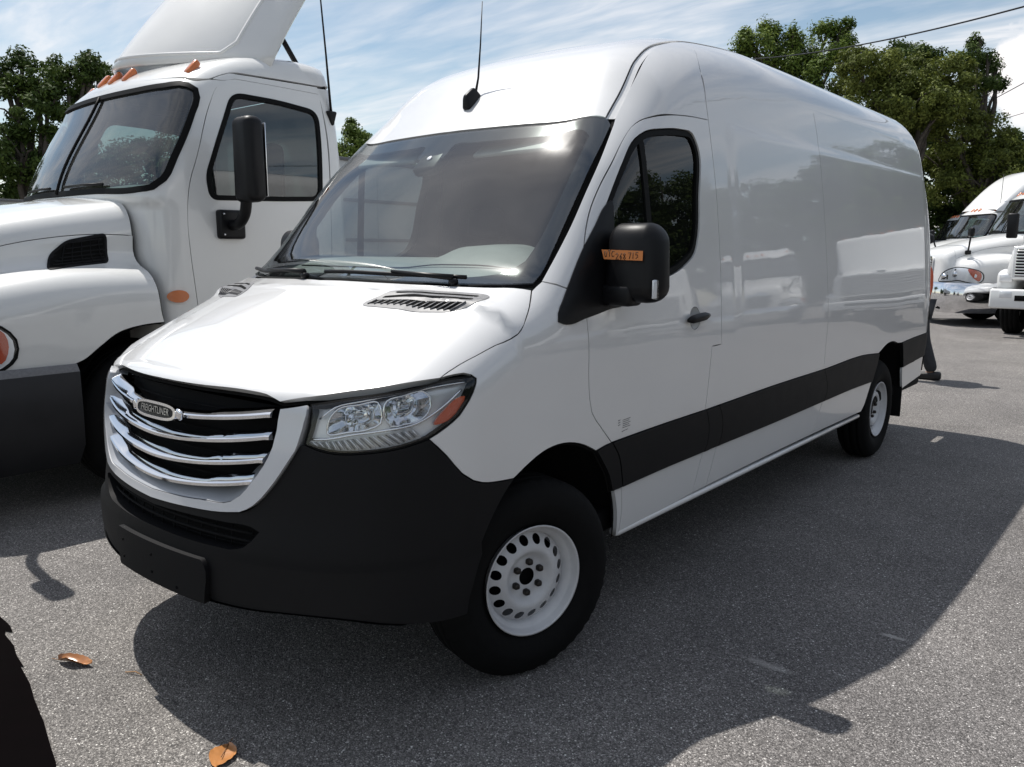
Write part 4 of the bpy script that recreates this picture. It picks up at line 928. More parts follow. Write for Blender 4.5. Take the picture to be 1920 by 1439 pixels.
    fr_t = [p for p in hT.inv(np.stack([np.linspace(0, .72, 8), np.full(8, yf)], 1))]
    sd = hring(1.40, 1.44, 2)[:1]
    panel('bonnet', hR, sym(chains(fr_t+[p for p in hring(1.58, 1.46, 4)], [hring(1.58, 1.46, 4)[-1], crease[0]], crease, rear_t)), WM, T, sp=sp)
    archt = [(1.17, .33, 1.13), (1.17, .18, 1.12), (1.17, .03, 1.085), (1.17, -.10, 1.0), (1.17, -.20, .93), (1.17, -.28, .905), (1.17, -.6, .89), (1.14, yf, .86)]
    rear_w = [(1.10, .29, 1.64), (1.14, .30, 1.50), (1.16, .31, 1.36), (1.17, .32, 1.18), (1.17, .33, 1.13)]
    panel('front_wing', hR, chains(crease, [crease[-1], (1.06, .285, 1.71), rear_w[0]], rear_w, archt, [archt[-1], hring(.86, 1.45, 8)[1]], hring(.95, 1.46, 8), [hring(.95, 1.46, 8)[-1], crease[0]]), WM, T, sp=sp*.8, both=True)
    # nose closing the bonnet
    zz_ = np.linspace(.86, 1.56, 12); side_ = [p for p in hS.inv(np.stack([np.full(12, yf), zz_], 1))]
    panel('bonnet_nose', hP, sym([np.array([0, -1.3, .86])]+side_+fr_t[::-1]), WM, T, sp=sp, gap=0, flange=.01)
    # grille and lamps
    ga = [(.0, -1.4, 1.50), (.36, -1.35, 1.49), (.43, -1.33, 1.44)]; gb = [(.43, -1.33, 1.44), (.40, -1.33, 1.15), (.34, -1.33, .93)]; gc_ = [(.34, -1.33, .93), (0, -1.4, .92)]
    go = sym(chains(ga, gb, gc_)); gi = inset(go, .045, hP)
    GM = M['chrome'] if grille == 'chrome' else M['chromedark']
    gp = panel('grille_frame', hP, go, GM, T, sp=sp, off=.03, gap=0, flange=.04, lip=0, holes=[gi])
    panel('grille_backing', hP, inset(go, .03, hP), M['dark'], gp, sp=sp*1.5, off=.004, gap=0, flange=0)
    for k in range(9 if not near else 6):
        z = .985+.056*k if not near else .985+.084*k; w = .30+.09*(z-.95)/.5
        p = surf(hP, [(x, -1.35, z) for x in np.linspace(-w, w, 9)], .022); tube('grille_bar', p, .011, GM, gp, n=5)
    lo_ = [(.99, -1.02, .96), (.80, -1.12, .93), (.60, -1.22, .95), (.66, -1.2, 1.08), (.78, -1.13, 1.20), (.92, -1.05, 1.25), (1.03, -.95, 1.25), (1.11, -.76, 1.22), (1.15, -.62, 1.17), (1.165, -.555, 1.09), (1.16, -.56, .98), (1.14, -.66, .90), (1.08, -.84, .925)]
    for mx in (False, True):
        s = -1 if mx else 1; hN = Chart('N', hood_f, (0, -.2, 0), .9); lo2 = cr(lo_, .04, True)
        hl = panel('headlight', hN, lo2, M['gasket'], T, sp=sp*.8, off=.008, gap=0, flange=.01, lip=0, mx=mx)
        panel('lamp_reflector', hN, inset(lo2, .018, hN), M['silver'], hl, sp=sp*.8, off=.011, gap=0, flange=0, mx=mx)
        am_ = cr([(1.07, -.84, 1.205), (1.12, -.70, 1.185), (1.15, -.615, 1.13), (1.155, -.60, 1.05), (1.14, -.64, .955), (1.12, -.71, 1.0), (1.09, -.79, 1.10)], .03, True)
        panel('turn_lamp', hN, am_, M['red'], hl, sp=sp*.8, off=.016, gap=0, flange=.004, lip=0, mx=mx)
        for q_, rr in (((.72, -1.15, 1.05), .06), ((.90, -1.05, 1.10), .06)):
            p = surf(hN, [q_], .014)[0]; nn = grad(hood_f, p[None])[0]; a = p.copy(); b_ = p+nn*.006; a[0] *= s; b_[0] *= s
            tube('lamp_bowl', [a, b_], rr, M['chrome'], hl, n=18)
        panel('lamp_lens', hN, inset(lo2, .012, hN), M['lens'], hl, sp=sp, off=.024, gap=0, flange=0, mx=mx)
        # side vent with slats
        if near:
            ve = rounded([(.975, -.285, 1.475), (.90, -.235, 1.585), (.88, -.13, 1.655), (.89, .12, 1.705), (.97, .105, 1.530)], .035, hR)
            vp = panel('side_vent', hR, ve, M['clad'], T, sp=.03, off=.006, gap=0, flange=.01, lip=0, mx=mx)
            vin = inset(ve, .014, hR)
            panel('vent_recess', hR, vin, M['gap'], vp, sp=.04, off=.0065, gap=0, flange=0, mx=mx)
            for k in range(6):
                t = (k+.6)/6.2; a = np.array((.96, -.255, 1.49))*(1-t)+np.array((.88, -.10, 1.655))*t; b_ = np.array((.975, .085, 1.535))*(1-t)+np.array((.89, .09, 1.685))*t
                p = surf(hR, [a+(b_-a)*u for u in (0.02, .3, .6, .98)], .010); p[:, 0] *= s; tube('vent_slat', p, .0055, M['clad'], vp, n=5)
            for k in range(5):
                t = (k+.8)/5.4; a = np.array((.965, -.24, 1.49))*(1-t)+np.array((.975, .10, 1.54))*t; b_ = np.array((.885, -.18, 1.625))*(1-t)+np.array((.89, .09, 1.68))*t
                p = surf(hR, [a+(b_-a)*u for u in (0.04, .5, .96)], .011); p[:, 0] *= s; tube('vent_slat', p, .003, M['clad'], vp, n=4)
    # cowl corner between bonnet and door
    for s in (1, -1):
        el = [np.array((1.1, .475+.068*math.cos(q), 1.29+.042*math.sin(q))) for q in np.linspace(0, 2*math.pi, 26, endpoint=False)]
        panel('side_marker', kS, el, M['amber'], T, sp=.03, off=.016, gap=0, flange=.016, lip=0, mx=s < 0)
    # bumper
    bz = []; V, F = [], []
    prof = [(.020, .93), (.055, .885), (.06, .66), (.05, .42), (-.06, .28)]
    xs_ = np.linspace(-1, 1, 41); path = []
    for t in xs_:
        if abs(t) < .55: x = t/.55*.95; y = -1.36+.14*(x/.95)**2
        else:
            q = (abs(t)-.55)/.45; x = math.copysign(.95+.22*math.sin(min(1, q*2.2)*math.pi/2), t); y = -1.22+1.02*max(0, q-.04)**1.15
        path.append((x, y))
    path = np.array(path); tg = np.gradient(path, axis=0); nr = np.stack([tg[:, 1], -tg[:, 0]], 1); nr /= np.linalg.norm(nr, axis=1)[:, None]
    for (x, y), n_ in zip(path, nr):
        for o, z in prof: V.append((x+n_[0]*o, y+n_[1]*o, z-.01*abs(x)*(z > .8)))
    Lp = len(prof)
    for i in range(40):
        for j in range(Lp-1): F.append((i*Lp+j, i*Lp+j+1, (i+1)*Lp+j+1, (i+1)*Lp+j))
    obj('bumper', mesh('bumper', V, F, [M['bumpergrey'], M['vent']] if near else M['chrome'], [1 if (near and k % (Lp-1) == 0) else 0 for k in range(len(F))]), T)
    rbox('bumper_step', (0, -1.1, .40), (1.7, .4, .10), M['dark'], T, r=.03)
    rbox('bumper_backing', (0, -1.05, .66), (1.9, .1, .44), M['dark'], T, r=.02)
    # mirrors
    for s in (1, -1):
        MI = empty('side_mirror', (0, 0, 0)); MI.parent = T
        rbox('mirror_housing', (s*1.40, .86, 2.195), (.235, .135, .56), M['black'], MI, r=.055, seg=5, shape=lambda v: (v.x*(1-.08*(v.z > .2)), v.y+1.4*v.x*v.x, v.z))
        rbox('mirror_glass', (s*1.40, .945, 2.195), (.19, .006, .48), M['chrome'], MI, r=.002)
        p0 = np.array((s*1.13, .88, 1.77)); tube('mirror_arm', cr([p0, p0+(s*.12, -.01, .01), p0+(s*.19, -.01, .07), (s*1.37, .86, 1.95)], .03), .038, M['black'], MI, n=10)
        rbox('mirror_base', (s*1.115, .885, 1.775), (.07, .20, .20), M['black'], MI, r=.02, seg=3)
        for dy, dz in ((-.07, .07), (-.07, -.07)): rbox('bolt', (s*1.152, .885+dy, 1.775+dz), (.008, .014, .014), M['chromedark'], MI, r=.003)
        if hood_mirror:
            HM = empty('bonnet_mirror', (0, 0, 0)); HM.parent = T
            tube('mirror_arm', cr([(s*.86, -.80, 1.56), (s*.98, -.83, 1.72), (s*1.10, -.86, 1.93)], .05), .018, M['black'], HM, n=8)
            rbox('mirror_housing', (s*1.13, -.87, 1.98), (.20, .09, .20), M['black'], HM, r=.044, seg=4)
            rbox('mirror_base', (s*.865, -.80, 1.56), (.06, .12, .09), M['black'], HM, r=.02)
    # wheels, wells, chassis
    for s in (1, -1): make_wheel(T, .97, .27, s, r=.50, w=.28, rim_r=.285, rimm='truckrim')
    for s in (1, -1):
        V, F = [], []; n = 16
        for i in range(n+1):
            q = math.pi*(i/n); V += [(s*1.15, .27-.57*math.cos(q), .50+.62*math.sin(q)), (s*.75, .27-.57*math.cos(q), .50+.62*math.sin(q))]
        F = [(2*i, 2*i+1, 2*i+3, 2*i+2) for i in range(n)]; nb = len(V); V.append((s*.75, .27, .5)); F += [(2*i+1, nb, 2*i+3) for i in range(n)]
        obj('wheel_well', mesh('wheel_well', V, F, M['dark']), T)
    rbox('chassis', (0, 2.0, .75), (.9, 6.4, .28), M['dark'], T, r=.02)
    rbox('engine_block', (0, -.2, 1.15), (.9, 1.6, .7), M['dark'], T, r=.05)
    for s in (1, -1):
        rbox('fuel_tank', (s*.80, 2.6, .72), (.58, 1.5, .58), M['chromedark'], T, r=.2, seg=6)
        rbox('cab_step', (s*1.0, 1.25, .66), (.16, 1.2, .62), M['clad'], T, r=.04)
    rbox('cab_floor', (0, 1.2, 1.0), (2.1, 1.5, .06), M['dark'], T, r=.02)
    rbox('fuel_cap', (.95, 2.3, 1.0), (.1, .12, .05), M['chromedark'], T, r=.02)
    # cab interior
    V, F = [], []
    for x in np.linspace(-.95, .95, 21):
        for (y, z) in ((.25, 1.96), (.45, 2.00), (.72, 2.015), (.80, 1.98), (.82, 1.5)): V.append((x, y+.13*x*x, z+.05*math.exp(-((x-.5)/.3)**4)))
    F = [(i*5+j, (i+1)*5+j, (i+1)*5+j+1, i*5+j+1) for i in range(20) for j in range(4)]
    obj('dashboard', mesh('dashboard', V, F, M['dash']), T)
    th_ = np.linspace(0, 2*math.pi, 36, endpoint=False); Rt_ = Matrix.Rotation(R(40), 3, 'X')
    tube('steering_wheel', [Vector((.5, .92, 2.06))+Rt_ @ Vector((.22*math.cos(t), 0, .22*math.sin(t))) for t in th_], .014, M['seat'], T, n=7, closed=True)
    for x in (-.5, .5): rbox('seat', (x, 1.55, 1.95), (.5, .16, .95), M['seat'], T, r=.06, seg=3)
    # wipers
    for x0, x1 in ((.62, .12), (-.12, -.62)):
        p = surf(kF, [(x0, .3, 2.03), ((x0+x1)/2, .3, 2.035), (x1, .3, 2.03)], .02); tube('windscreen_wiper', p, .010, M['black'], T, n=5)
    if near or fairing:
        # hinged roof deflector standing on the roof
        V, F = [], []; nu, nv = 29, 15
        def fp(u, v):   # u across -1..1, v up 0..1
            x = u*.90; a = abs(u); rr = float(sst(.80, 1.0, np.array(a)))
            y = .68+.70*a**1.5*(1-.30*v)+.90*v**1.05+.04*rr; z = 2.93+1.10*v**.96-.02*rr+.035*a*(1-v)
            return (x, y, z)
        for i in range(nu):
            for j in range(nv): V.append(fp(-1+2*i/(nu-1), j/(nv-1)))
        for i in range(nu-1):
            for j in range(nv-1): F.append((i*nv+j, (i+1)*nv+j, (i+1)*nv+j+1, i*nv+j+1))
        fo = obj('roof_deflector', mesh('roof_deflector', V, F, WM), T)
        sm = fo.modifiers.new('thick', 'SOLIDIFY'); sm.thickness = .03; sm.offset = 0
        pth = [fp(.80, v) for v in np.linspace(1, .13, 14)]+[fp(u, .055) for u in np.linspace(.74, -.74, 20)]+[fp(-.80, v) for v in np.linspace(.13, 1, 14)]
        tube('deflector_rib', np.array(pth)+np.array([0, -.012, .004]), .016, WM, fo, n=6)
        for s in (1, -1):
            tube('deflector_strut', [(s*.62, 1.90, 3.0), (s*.70, 1.62, 3.28)], .022, M['clad'], T, n=6)
    if sleeper:
        V, F = [], []; ys_ = np.linspace(.75, 3.9, 22)
        for y in ys_:
            t = min(1, (y-.75)/1.55); zt = 2.86+1.22*math.sin(t*math.pi/2)**.9; wd_ = 1.0+.20*t
            for k in range(17):
                q = math.pi*k/16; c, s_ = math.cos(q), math.sin(q); V.append((wd_*math.copysign(abs(c)**.35, c), y, 2.80+(zt-2.80)*abs(s_)**.45))
        for i in range(21):
            for k in range(16): F.append((i*17+k, (i+1)*17+k, (i+1)*17+k+1, i*17+k+1))
        obj('sleeper_roof', mesh('sleeper_roof', V, F, WM), T)
        rbox('sleeper_cab', (0, 2.95, 1.95), (2.36, 1.95, 1.75), WM, T, r=.06, seg=3)
        tube('radio_aerial', [(.9, .9, 2.8), (.9, .92, 3.9)], .008, M['black'], T, n=5)
    return T
M['truckrim'] = mat('truck steel rim', (.55, .55, .56), .4, metal=.3, noise=(6, .2, 5))
M['truckrim'].name = 'truck rim'
NEAR = make_truck((-3.6, 0, 0), 0, 'white lorry with upright roof deflector and tall black mirror, close behind the van', None, near=True, hood_mirror=False)
# forward-looking mirror on the bonnet, out over the wing, and CB aerial on the cab side
HM = empty('bonnet_mirror', (0, 0, 0)); HM.parent = NEAR
tube('mirror_arm', cr([(.88, -.62, 1.50), (1.05, -.75, 1.60), (1.30, -.80, 1.84)], .05), .03, M['black'], HM, n=8)
rbox('mirror_housing', (1.38, -.82, 1.92), (.26, .12, .20), M['black'], HM, r=.05, seg=5)
rbox('aerial_mount', (1.0, 1.88, 2.62), (.045, .06, .11), M['black'], NEAR, r=.014, seg=3, shape=lambda v: (v.x, v.y*(1+.6*v.z/.05), v.z))
tube('aerial_rod', [(1.0, 1.88, 2.66), (.985, 1.86, 3.1), (.95, 1.82, 3.9)], .011, M['black'], NEAR, n=6, rfun=lambda t: 1-.55*t)

# ------------------------------------------------------------------ lorries parked beyond the van
def copy_tree(o, parent=None):
    c = o.copy(); COL.objects.link(c)
    if parent is not None: c.parent = parent
    for ch in list(o.children): copy_tree(ch, c)
    return c
def place(src, loc, rz, label, group):
    c = copy_tree(src); c.location = loc; c.rotation_euler = (0, 0, rz); tag(c, label, 'truck', group); return c
RW = 'white lorries parked in a row beyond the van'
def org(px_pt, local, rz):
    c, s = math.cos(rz), math.sin(rz); return (px_pt[0]-(local[0]*c-local[1]*s), px_pt[1]-(local[0]*s+local[1]*c), 0)
a1 = R(-58)
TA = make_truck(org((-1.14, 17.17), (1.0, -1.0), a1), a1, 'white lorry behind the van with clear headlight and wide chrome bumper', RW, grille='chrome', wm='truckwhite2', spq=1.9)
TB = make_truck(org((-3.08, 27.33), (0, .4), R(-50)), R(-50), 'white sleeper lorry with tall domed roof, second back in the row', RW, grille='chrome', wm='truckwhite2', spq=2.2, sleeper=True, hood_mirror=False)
place(TA, org((-4.75, 32.54), (0, .4), a1), a1, 'white lorry beyond the domed sleeper, showing only windscreen and amber roof lamps', RW)
place(TA, org((-7.25, 42.46), (0, .4), a1), a1, 'farthest white lorry at the foot of the dark trees', RW)
# the flat-nosed lorry at the right edge of the photo
a2 = R(-4)
def make_day_truck(loc, rz, label):
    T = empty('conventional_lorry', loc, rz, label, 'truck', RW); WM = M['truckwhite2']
    rbox('bonnet', (0, -.55, 1.36), (2.0, 1.5, .62), WM, T, r=.14, seg=5, shape=lambda v: (v.x*(1-.06*(v.z > 0)), v.y, v.z+.10*(v.y+.75)*(v.z > 0)))
    for s in (1, -1):
        rbox('front_wing', (s*.99, -.45, 1.03), (.34, 1.55, .46), WM, T, r=.14, seg=5)
        rbox('headlight', (s*.98, -1.24, 1.10), (.22, .06, .15), M['silver'], T, r=.02)
        rbox('tow_hook_plate', (s*.38, -1.40, .50), (.20, .03, .16), WM, T, r=.05, seg=3)
    G = rbox('grille_frame', (0, -1.31, 1.38), (1.76, .06, .60), M['truckwhite2'], T, r=.02)
    rbox('grille_backing', (0, -1.345, 1.38), (1.64, .012, .50), M['dark'], G, r=0)
    for k in range(9): rbox('grille_bar', (0, -1.352, 1.16+.055*k), (1.64, .02, .022), M['truckwhite2'], G, r=.005)
    for x in (-.3, -.08, .22): rbox('grille_slot', (x, -1.345, 1.02), (.14, .02, .05), M['gap'], T, r=.008)
    rbox('badge', (0, -1.33, 1.71), (.18, .03, .05), M['chromedark'], T, r=.01)
    B = rbox('bumper', (0, -1.42, .72), (2.34, .20, .36), WM, T, r=.04, seg=3)
    rbox('bumper_slot', (0, -1.525, .74), (1.5, .01, .10), M['gap'], B, r=.002)
    rbox('bumper_plate', (-.9, -1.526, .80), (.20, .008, .12), M['silver'], B, r=.002)
    rbox('cab', (0, .95, 1.95), (2.1, 1.6, 1.7), WM, T, r=.12, seg=4, shape=lambda v: (v.x*(1-.07*(v.z > .2)), v.y+(.28*(v.z) if v.y < 0 else 0), v.z))
    W_ = rbox('windscreen', (0, .36, 2.22), (1.8, .03, .66), M['frit'], T, r=.012, rot=Matrix.Rotation(R(-16), 3, 'X'))
    for x in (-.8, -.2, 0, .2, .8): rbox('marker_lamp', (x, .52, 2.83), (.07, .08, .05), M['amber'], T, r=.015)
    for s in (1, -1):
        rbox('door_window', (s*1.04, 1.0, 2.25), (.02, .8, .55), M['frit'], T, r=.006)
        rbox('side_mirror', (s*1.35, .5, 2.1), (.2, .1, .5), M['black'], T, r=.03)
        tube('mirror_arm', [(s*1.05, .5, 1.95), (s*1.3, .5, 1.95)], .02, M['black'], T, n=6)
    for s in (1, -1):
        make_wheel(T, .98, -.35, s, r=.50, w=.28, rim_r=.285, rimm='truckrim'); make_wheel(T, .9, 4.2, s, r=.50, w=.5, rim_r=.285, rimm='truckrim')
    rbox('chassis', (0, 2.2, .72), (.9, 6.6, .28), M['dark'], T, r=.02)
    rbox('axle_beam', (0, -.35, .5), (1.8, .14, .14), M['dark'], T, r=.03)
    return T
DT = make_day_truck(org((1.14, 15.2), (.15, -1.35), a2), a2, 'white flat-nosed lorry with barred white grille at the right edge of the photo')
RR = 'white lorries facing the van, seen mirrored in its side'
for i, (x, y) in enumerate(((4.6, 17.2), (8.1, 18.3), (11.6, 19.0), (15.2, 20.6), (19.0, 22.0), (23, 23.5))):
    src = DT if i % 2 == 0 else TA
    place(src, (x, y, 0), R(-12-6*i), 'white lorry in the line that mirrors in the cargo side of the van', RR)

# ------------------------------------------------------------------ box trailer and container beyond the near lorry
def box_trailer(loc, rz, size, label, colr=(.62, .63, .62)):
    T = empty('box_trailer', loc, rz, label, 'trailer'); mt_ = mat('trailer panel', colr, .45, noise=(1.2, .12, 6)); sx, sy, sz = size
    rbox('box_body', (0, 0, 1.1+sz/2), (sx, sy, sz), mt_, T, r=.03)
    for s in (1, -1):
        for k in range(4): rbox('side_rail', (s*(sx/2+.012), 0, 1.1+sz*(k+.02)/3.05), (.03, sy, .05), M['vent'], T, r=.006)
        for k in range(int(sy/1.2)): rbox('side_post', (s*(sx/2+.006), -sy/2+.6+1.2*k, 1.1+sz/2), (.02, .04, sz), mt_, T, r=.005)
    for y in (sy*.30, sy*.40):
        for s in (1, -1):
            V, F = lathe([(.14, .3), (.15, .5), (-.15, .5), (-.15, .3)], 24, sgn=s); o = obj('tyre', mesh('tyre', V, F, M['rubber']), T); o.location = (s*1.0, y, .5)
    rbox('chassis', (0, 0, .95), (1.0, sy, .25), M['dark'], T, r=.02)
    return T
box_trailer((-9.4, 9.6, 0), R(4), (2.5, 9, 1.95), 'white box trailer seen through the door window of the near lorry')
box_trailer((-17.5, 3.6, 0), R(6), (2.5, 7, 1.5), 'grey container low at the left edge of the photo, before the trees', (.42, .42, .40))

# ------------------------------------------------------------------ trees
def leafmat(name, c0, c1, c2):
    Ml = bpy.data.materials.new(name); Ml.use_nodes = True; nt = Ml.node_tree; b = nt.nodes['Principled BSDF']
    tc = nt.nodes.new('ShaderNodeTexCoord')
    n = nt.nodes.new('ShaderNodeTexNoise'); nt.links.new(tc.outputs['Object'], n.inputs[0]); n.inputs['Scale'].default_value = .55; n.inputs['Detail'].default_value = 5
    ge = nt.nodes.new('ShaderNodeNewGeometry')
    f = math_node(nt, 'ADD', math_node(nt, 'MULTIPLY', n.outputs[0], .75), math_node(nt, 'MULTIPLY', ge.outputs['Random Per Island'], .45))
    c = ramp(nt, f, [(.30, c0), (.58, c1), (.90, c2)])
    nt.links.new(c, b.inputs['Base Color']); b.inputs['Roughness'].default_value = .6; b.inputs['Specular IOR Level'].default_value = .15
    tl = nt.nodes.new('ShaderNodeBsdfTranslucent'); nt.links.new(c, tl.inputs[0]); mx = nt.nodes.new('ShaderNodeMixShader'); mx.inputs[0].default_value = .22
    out = nt.nodes['Material Output']; nt.links.new(b.outputs[0], mx.inputs[1]); nt.links.new(tl.outputs[0], mx.inputs[2]); nt.links.new(mx.outputs[0], out.inputs[0])
    return Ml
LEAF = [leafmat('dark leaves', (.028, .050, .012), (.055, .088, .019), (.100, .142, .032)),
        leafmat('olive leaves', (.050, .066, .014), (.110, .135, .028), (.190, .215, .048)),
        leafmat('light leaves', (.046, .074, .014), (.095, .145, .026), (.180, .230, .045))]
BARK = mat('tree bark', (.085, .07, .055), .9, noise=(6, .4, 6), bump=(14, .6, .03))
def crown_mesh(blobs, mt, seed, leaf=.20, dens=1.0, pointy=0):
    """leaves in clumps on and inside each blob: (x,y,z,rx,rz)"""
    rs = np.random.RandomState(seed); C_, N_ = [], []
    for (x, y, z, rx, rz) in blobs:
        nc = int(15*dens*(rx*rx+rx*rz)/2)+5
        for _ in range(nc):
            d = rs.normal(size=3); d /= np.linalg.norm(d); rr = rs.uniform(.62, 1.08)
            c = np.array([x, y, z])+d*np.array([rx, rx, rz])*rr
            cl = rs.uniform(.28, .55)*(.7+.25*rx)
            k = int(rs.uniform(95, 175))
            p = rs.normal(size=(k, 3)); p /= np.linalg.norm(p, axis=1)[:, None]; p *= (rs.rand(k, 1)**.5)*np.array([cl, cl, cl*(.75+pointy)])
            C_.append(c+p); nn = p/np.maximum(np.linalg.norm(p, axis=1), 1e-6)[:, None]*.6+d*.5+rs.normal(size=(k, 3))*.45+np.array([0, 0, .25]); N_.append(nn)
    C_ = np.concatenate(C_); N_ = np.concatenate(N_); N_ /= np.linalg.norm(N_, axis=1)[:, None]; n = len(C_)
    a = np.cross(N_, rs.normal(size=(n, 3))); a /= np.linalg.norm(a, axis=1)[:, None]; b = np.cross(N_, a)
    s = leaf*.80*rs.uniform(.6, 1.3, (n, 1)); w = s*.42
    V = np.stack([C_-a*s*.5, C_+b*w*.5+N_*s*.08, C_+a*s*.5, C_-b*w*.5+N_*s*.08], 1).reshape(-1, 3)
    me = bpy.data.meshes.new('crown'); me.vertices.add(4*n); me.vertices.foreach_set('co', V.ravel()); me.loops.add(4*n); me.loops.foreach_set('vertex_index', np.arange(4*n)); me.polygons.add(n)
    me.polygons.foreach_set('loop_start', np.arange(0, 4*n, 4)); me.polygons.foreach_set('loop_total', np.full(n, 4)); me.materials.append(mt); me.update(calc_edges=True); return me
def tree(name, loc, blobs, mt, label, group, seed, trunk_r=.28, leaf=.20, dens=1.0, pointy=0):
    T = empty(name, loc, 0, label, 'tree', group); rs = random.Random(seed)
    obj('crown', crown_mesh(blobs, mt, seed, leaf, dens, pointy), T)
    # trunk with limbs towards the blobs
    zc = min(b[2]-b[4]*.6 for b in blobs); z1 = max(1.6, zc*.75); cx = sum(b[0] for b in blobs)/len(blobs)*.4; cy = sum(b[1] for b in blobs)/len(blobs)*.4
    bm = bmesh.new(); me = bpy.data.meshes.new('trunk')
    V, F = [], []
    def limb(P, r0, r1):
        P = np.array(P, float); n = 7; s = len(V)
        Tn = np.gradient(P, axis=0); Tn /= np.linalg.norm(Tn, axis=1)[:, None]
        for i, (p, t) in enumerate(zip(P, Tn)):
            a = np.cross(t, [.3, .9, .1]); a /= np.linalg.norm(a); b = np.cross(t, a); r = r0+(r1-r0)*i/(len(P)-1)
            for k in range(n): q = 2*math.pi*k/n; V.append(p+r*(math.cos(q)*a+math.sin(q)*b))
        for i in range(len(P)-1):
            for k in range(n): F.append((s+i*n+k, s+i*n+(k+1) % n, s+(i+1)*n+(k+1) % n, s+(i+1)*n+k))
    limb(cr([(0, 0, -.1), (cx*.3, cy*.2, z1*.5), (cx, cy, z1)], .4), trunk_r*1.25, trunk_r*.8)
    for b in blobs:
        e = np.array(b[:3]); s = np.array([cx, cy, z1*.92]); mid = (s+e)/2+np.array([rs.uniform(-.3, .3), rs.uniform(-.3, .3), rs.uniform(.1, .5)])
        limb(cr([s, mid, e], .5), trunk_r*.5, trunk_r*.14)
        for _ in range(3):
            d = np.array([rs.gauss(0, 1), rs.gauss(0, 1), rs.gauss(.4, .6)]); d /= np.linalg.norm(d); limb([mid+(e-mid)*rs.uniform(.2, .9), e+d*np.array([b[3], b[3], b[4]])*.5, e+d*np.array([b[3], b[3], b[4]])*.85], trunk_r*.16, trunk_r*.05)
    bm.free(); obj('trunk', mesh('trunk', V, F, BARK), T); return T
GB = 'trees standing behind the row of lorries'
def T_(x, y, bl): return (x, y, 0), [(bx-x, by-y, bz, rx, rz) for bx, by, bz, rx, rz in bl]
tree('bright_tree', (-10.24, 31.76, 0), [(-2.39, -0.80, 9.81, 0.33, 0.49), (-2.10, -0.79, 10.02, 0.39, 0.55), (-1.75, 0.21, 10.45, 0.44, 0.53), (-1.68, -0.40, 9.67, 0.77, 0.66), (-0.71, 0.31, 10.09, 0.35, 0.44), (-0.89, 0.75, 9.55, 0.85, 0.67), (-0.19, 2.66, 10.67, 0.59, 0.55), (0.34, 2.90, 10.84, 0.39, 0.41), (0.38, 2.71, 10.16, 0.45, 0.57), (0.15, 1.25, 9.59, 0.88, 0.71), (-1.33, 0.52, 8.87, 1.34, 0.78), (0.23, 1.21, 8.57, 1.33, 0.88), (-0.27, 0.33, 7.45, 1.32, 0.88)], LEAF[2], 'bright green tree with upright tufts, farthest left over the van roof', GB, 11, leaf=.20, pointy=.4)
tree('spreading_tree', (-5.83, 31.47, 0), [(-2.07, -1.11, 8.40, 0.90, 0.52), (-1.21, -0.15, 8.49, 0.90, 0.52), (-1.81, 0.74, 7.92, 1.46, 0.83), (-0.51, 1.66, 8.10, 1.24, 0.79), (0.40, 2.41, 8.30, 0.83, 0.58), (0.80, 2.63, 7.82, 0.79, 0.62), (-0.44, 0.16, 7.10, 1.40, 0.76), (0.53, 1.18, 6.97, 0.91, 0.56), (-1.86, -0.17, 6.81, 1.44, 0.82), (-0.91, 0.73, 6.27, 1.34, 0.68), (-0.20, 1.64, 6.55, 0.87, 0.50)], LEAF[1], 'broad olive green tree in the middle, crossed by the thick cable', GB, 12, leaf=.2, dens=1.1)
tree('flat_topped_tree', (-6.84, 35.91, 0), [(-1.54, 1.37, 10.30, 0.61, 0.26), (-0.16, 0.72, 9.70, 0.68, 0.29), (-0.92, 1.20, 9.76, 1.04, 0.37), (-0.94, 1.14, 8.91, 1.16, 0.58)], LEAF[0], 'dark flat-topped crown peeping over the olive green tree', GB, 17, leaf=.2)
tree('open_crowned_tree', (-4.07, 34.92, 0), [(-0.88, 1.03, 9.82, 0.26, 0.28), (-0.98, 0.12, 9.19, 0.40, 0.36), (-0.51, 1.14, 9.22, 0.30, 0.23), (-1.24, -0.34, 8.91, 0.36, 0.27), (-0.45, 2.09, 8.83, 0.31, 0.26), (-0.98, 1.46, 8.68, 0.57, 0.46), (-0.09, 1.42, 8.15, 0.21, 0.17), (-0.40, 0.63, 8.07, 0.34, 0.25), (-1.37, 1.11, 8.09, 0.61, 0.44), (-0.74, 0.83, 7.65, 0.28, 0.15)], LEAF[0], 'dark tree with ragged outer limbs reaching right against the cloud', GB, 13, leaf=.17, dens=1.0)
tree('low_round_tree', (-3.91, 34.40, 0), [(-1.27, 0.85, 6.76, 0.81, 0.30), (-0.75, 1.25, 6.96, 0.68, 0.26), (-1.73, -0.42, 6.33, 0.67, 0.50), (-0.26, 0.63, 6.44, 0.59, 0.38), (0.34, 1.44, 6.07, 0.34, 0.34), (-0.99, -0.10, 5.69, 1.38, 0.80), (0.24, 0.25, 5.23, 0.95, 0.66), (0.81, 1.08, 5.47, 0.33, 0.33), (-1.72, -0.03, 5.14, 1.11, 0.90), (0.09, -0.32, 4.34, 1.54, 0.78), (1.25, 0.70, 4.55, 0.66, 0.53), (-1.05, -0.08, 4.10, 1.27, 0.74)], LEAF[1], 'low rounded tree just above the lorry roofs at right', GB, 14, leaf=.18)
l, b = T_(-6.4, 37.5, [(-7.6, 37, 4.5, 2.2, 2.4), (-5.2, 37.5, 4.4, 2.3, 2.3), (-6.6, 37.5, 2.0, 2.6, 1.7), (-3.5, 38.4, 4.0, 2.2, 2.2), (-4.0, 38.4, 1.6, 2.6, 1.5), (-8.8, 37, 2.4, 2.2, 2.0)])
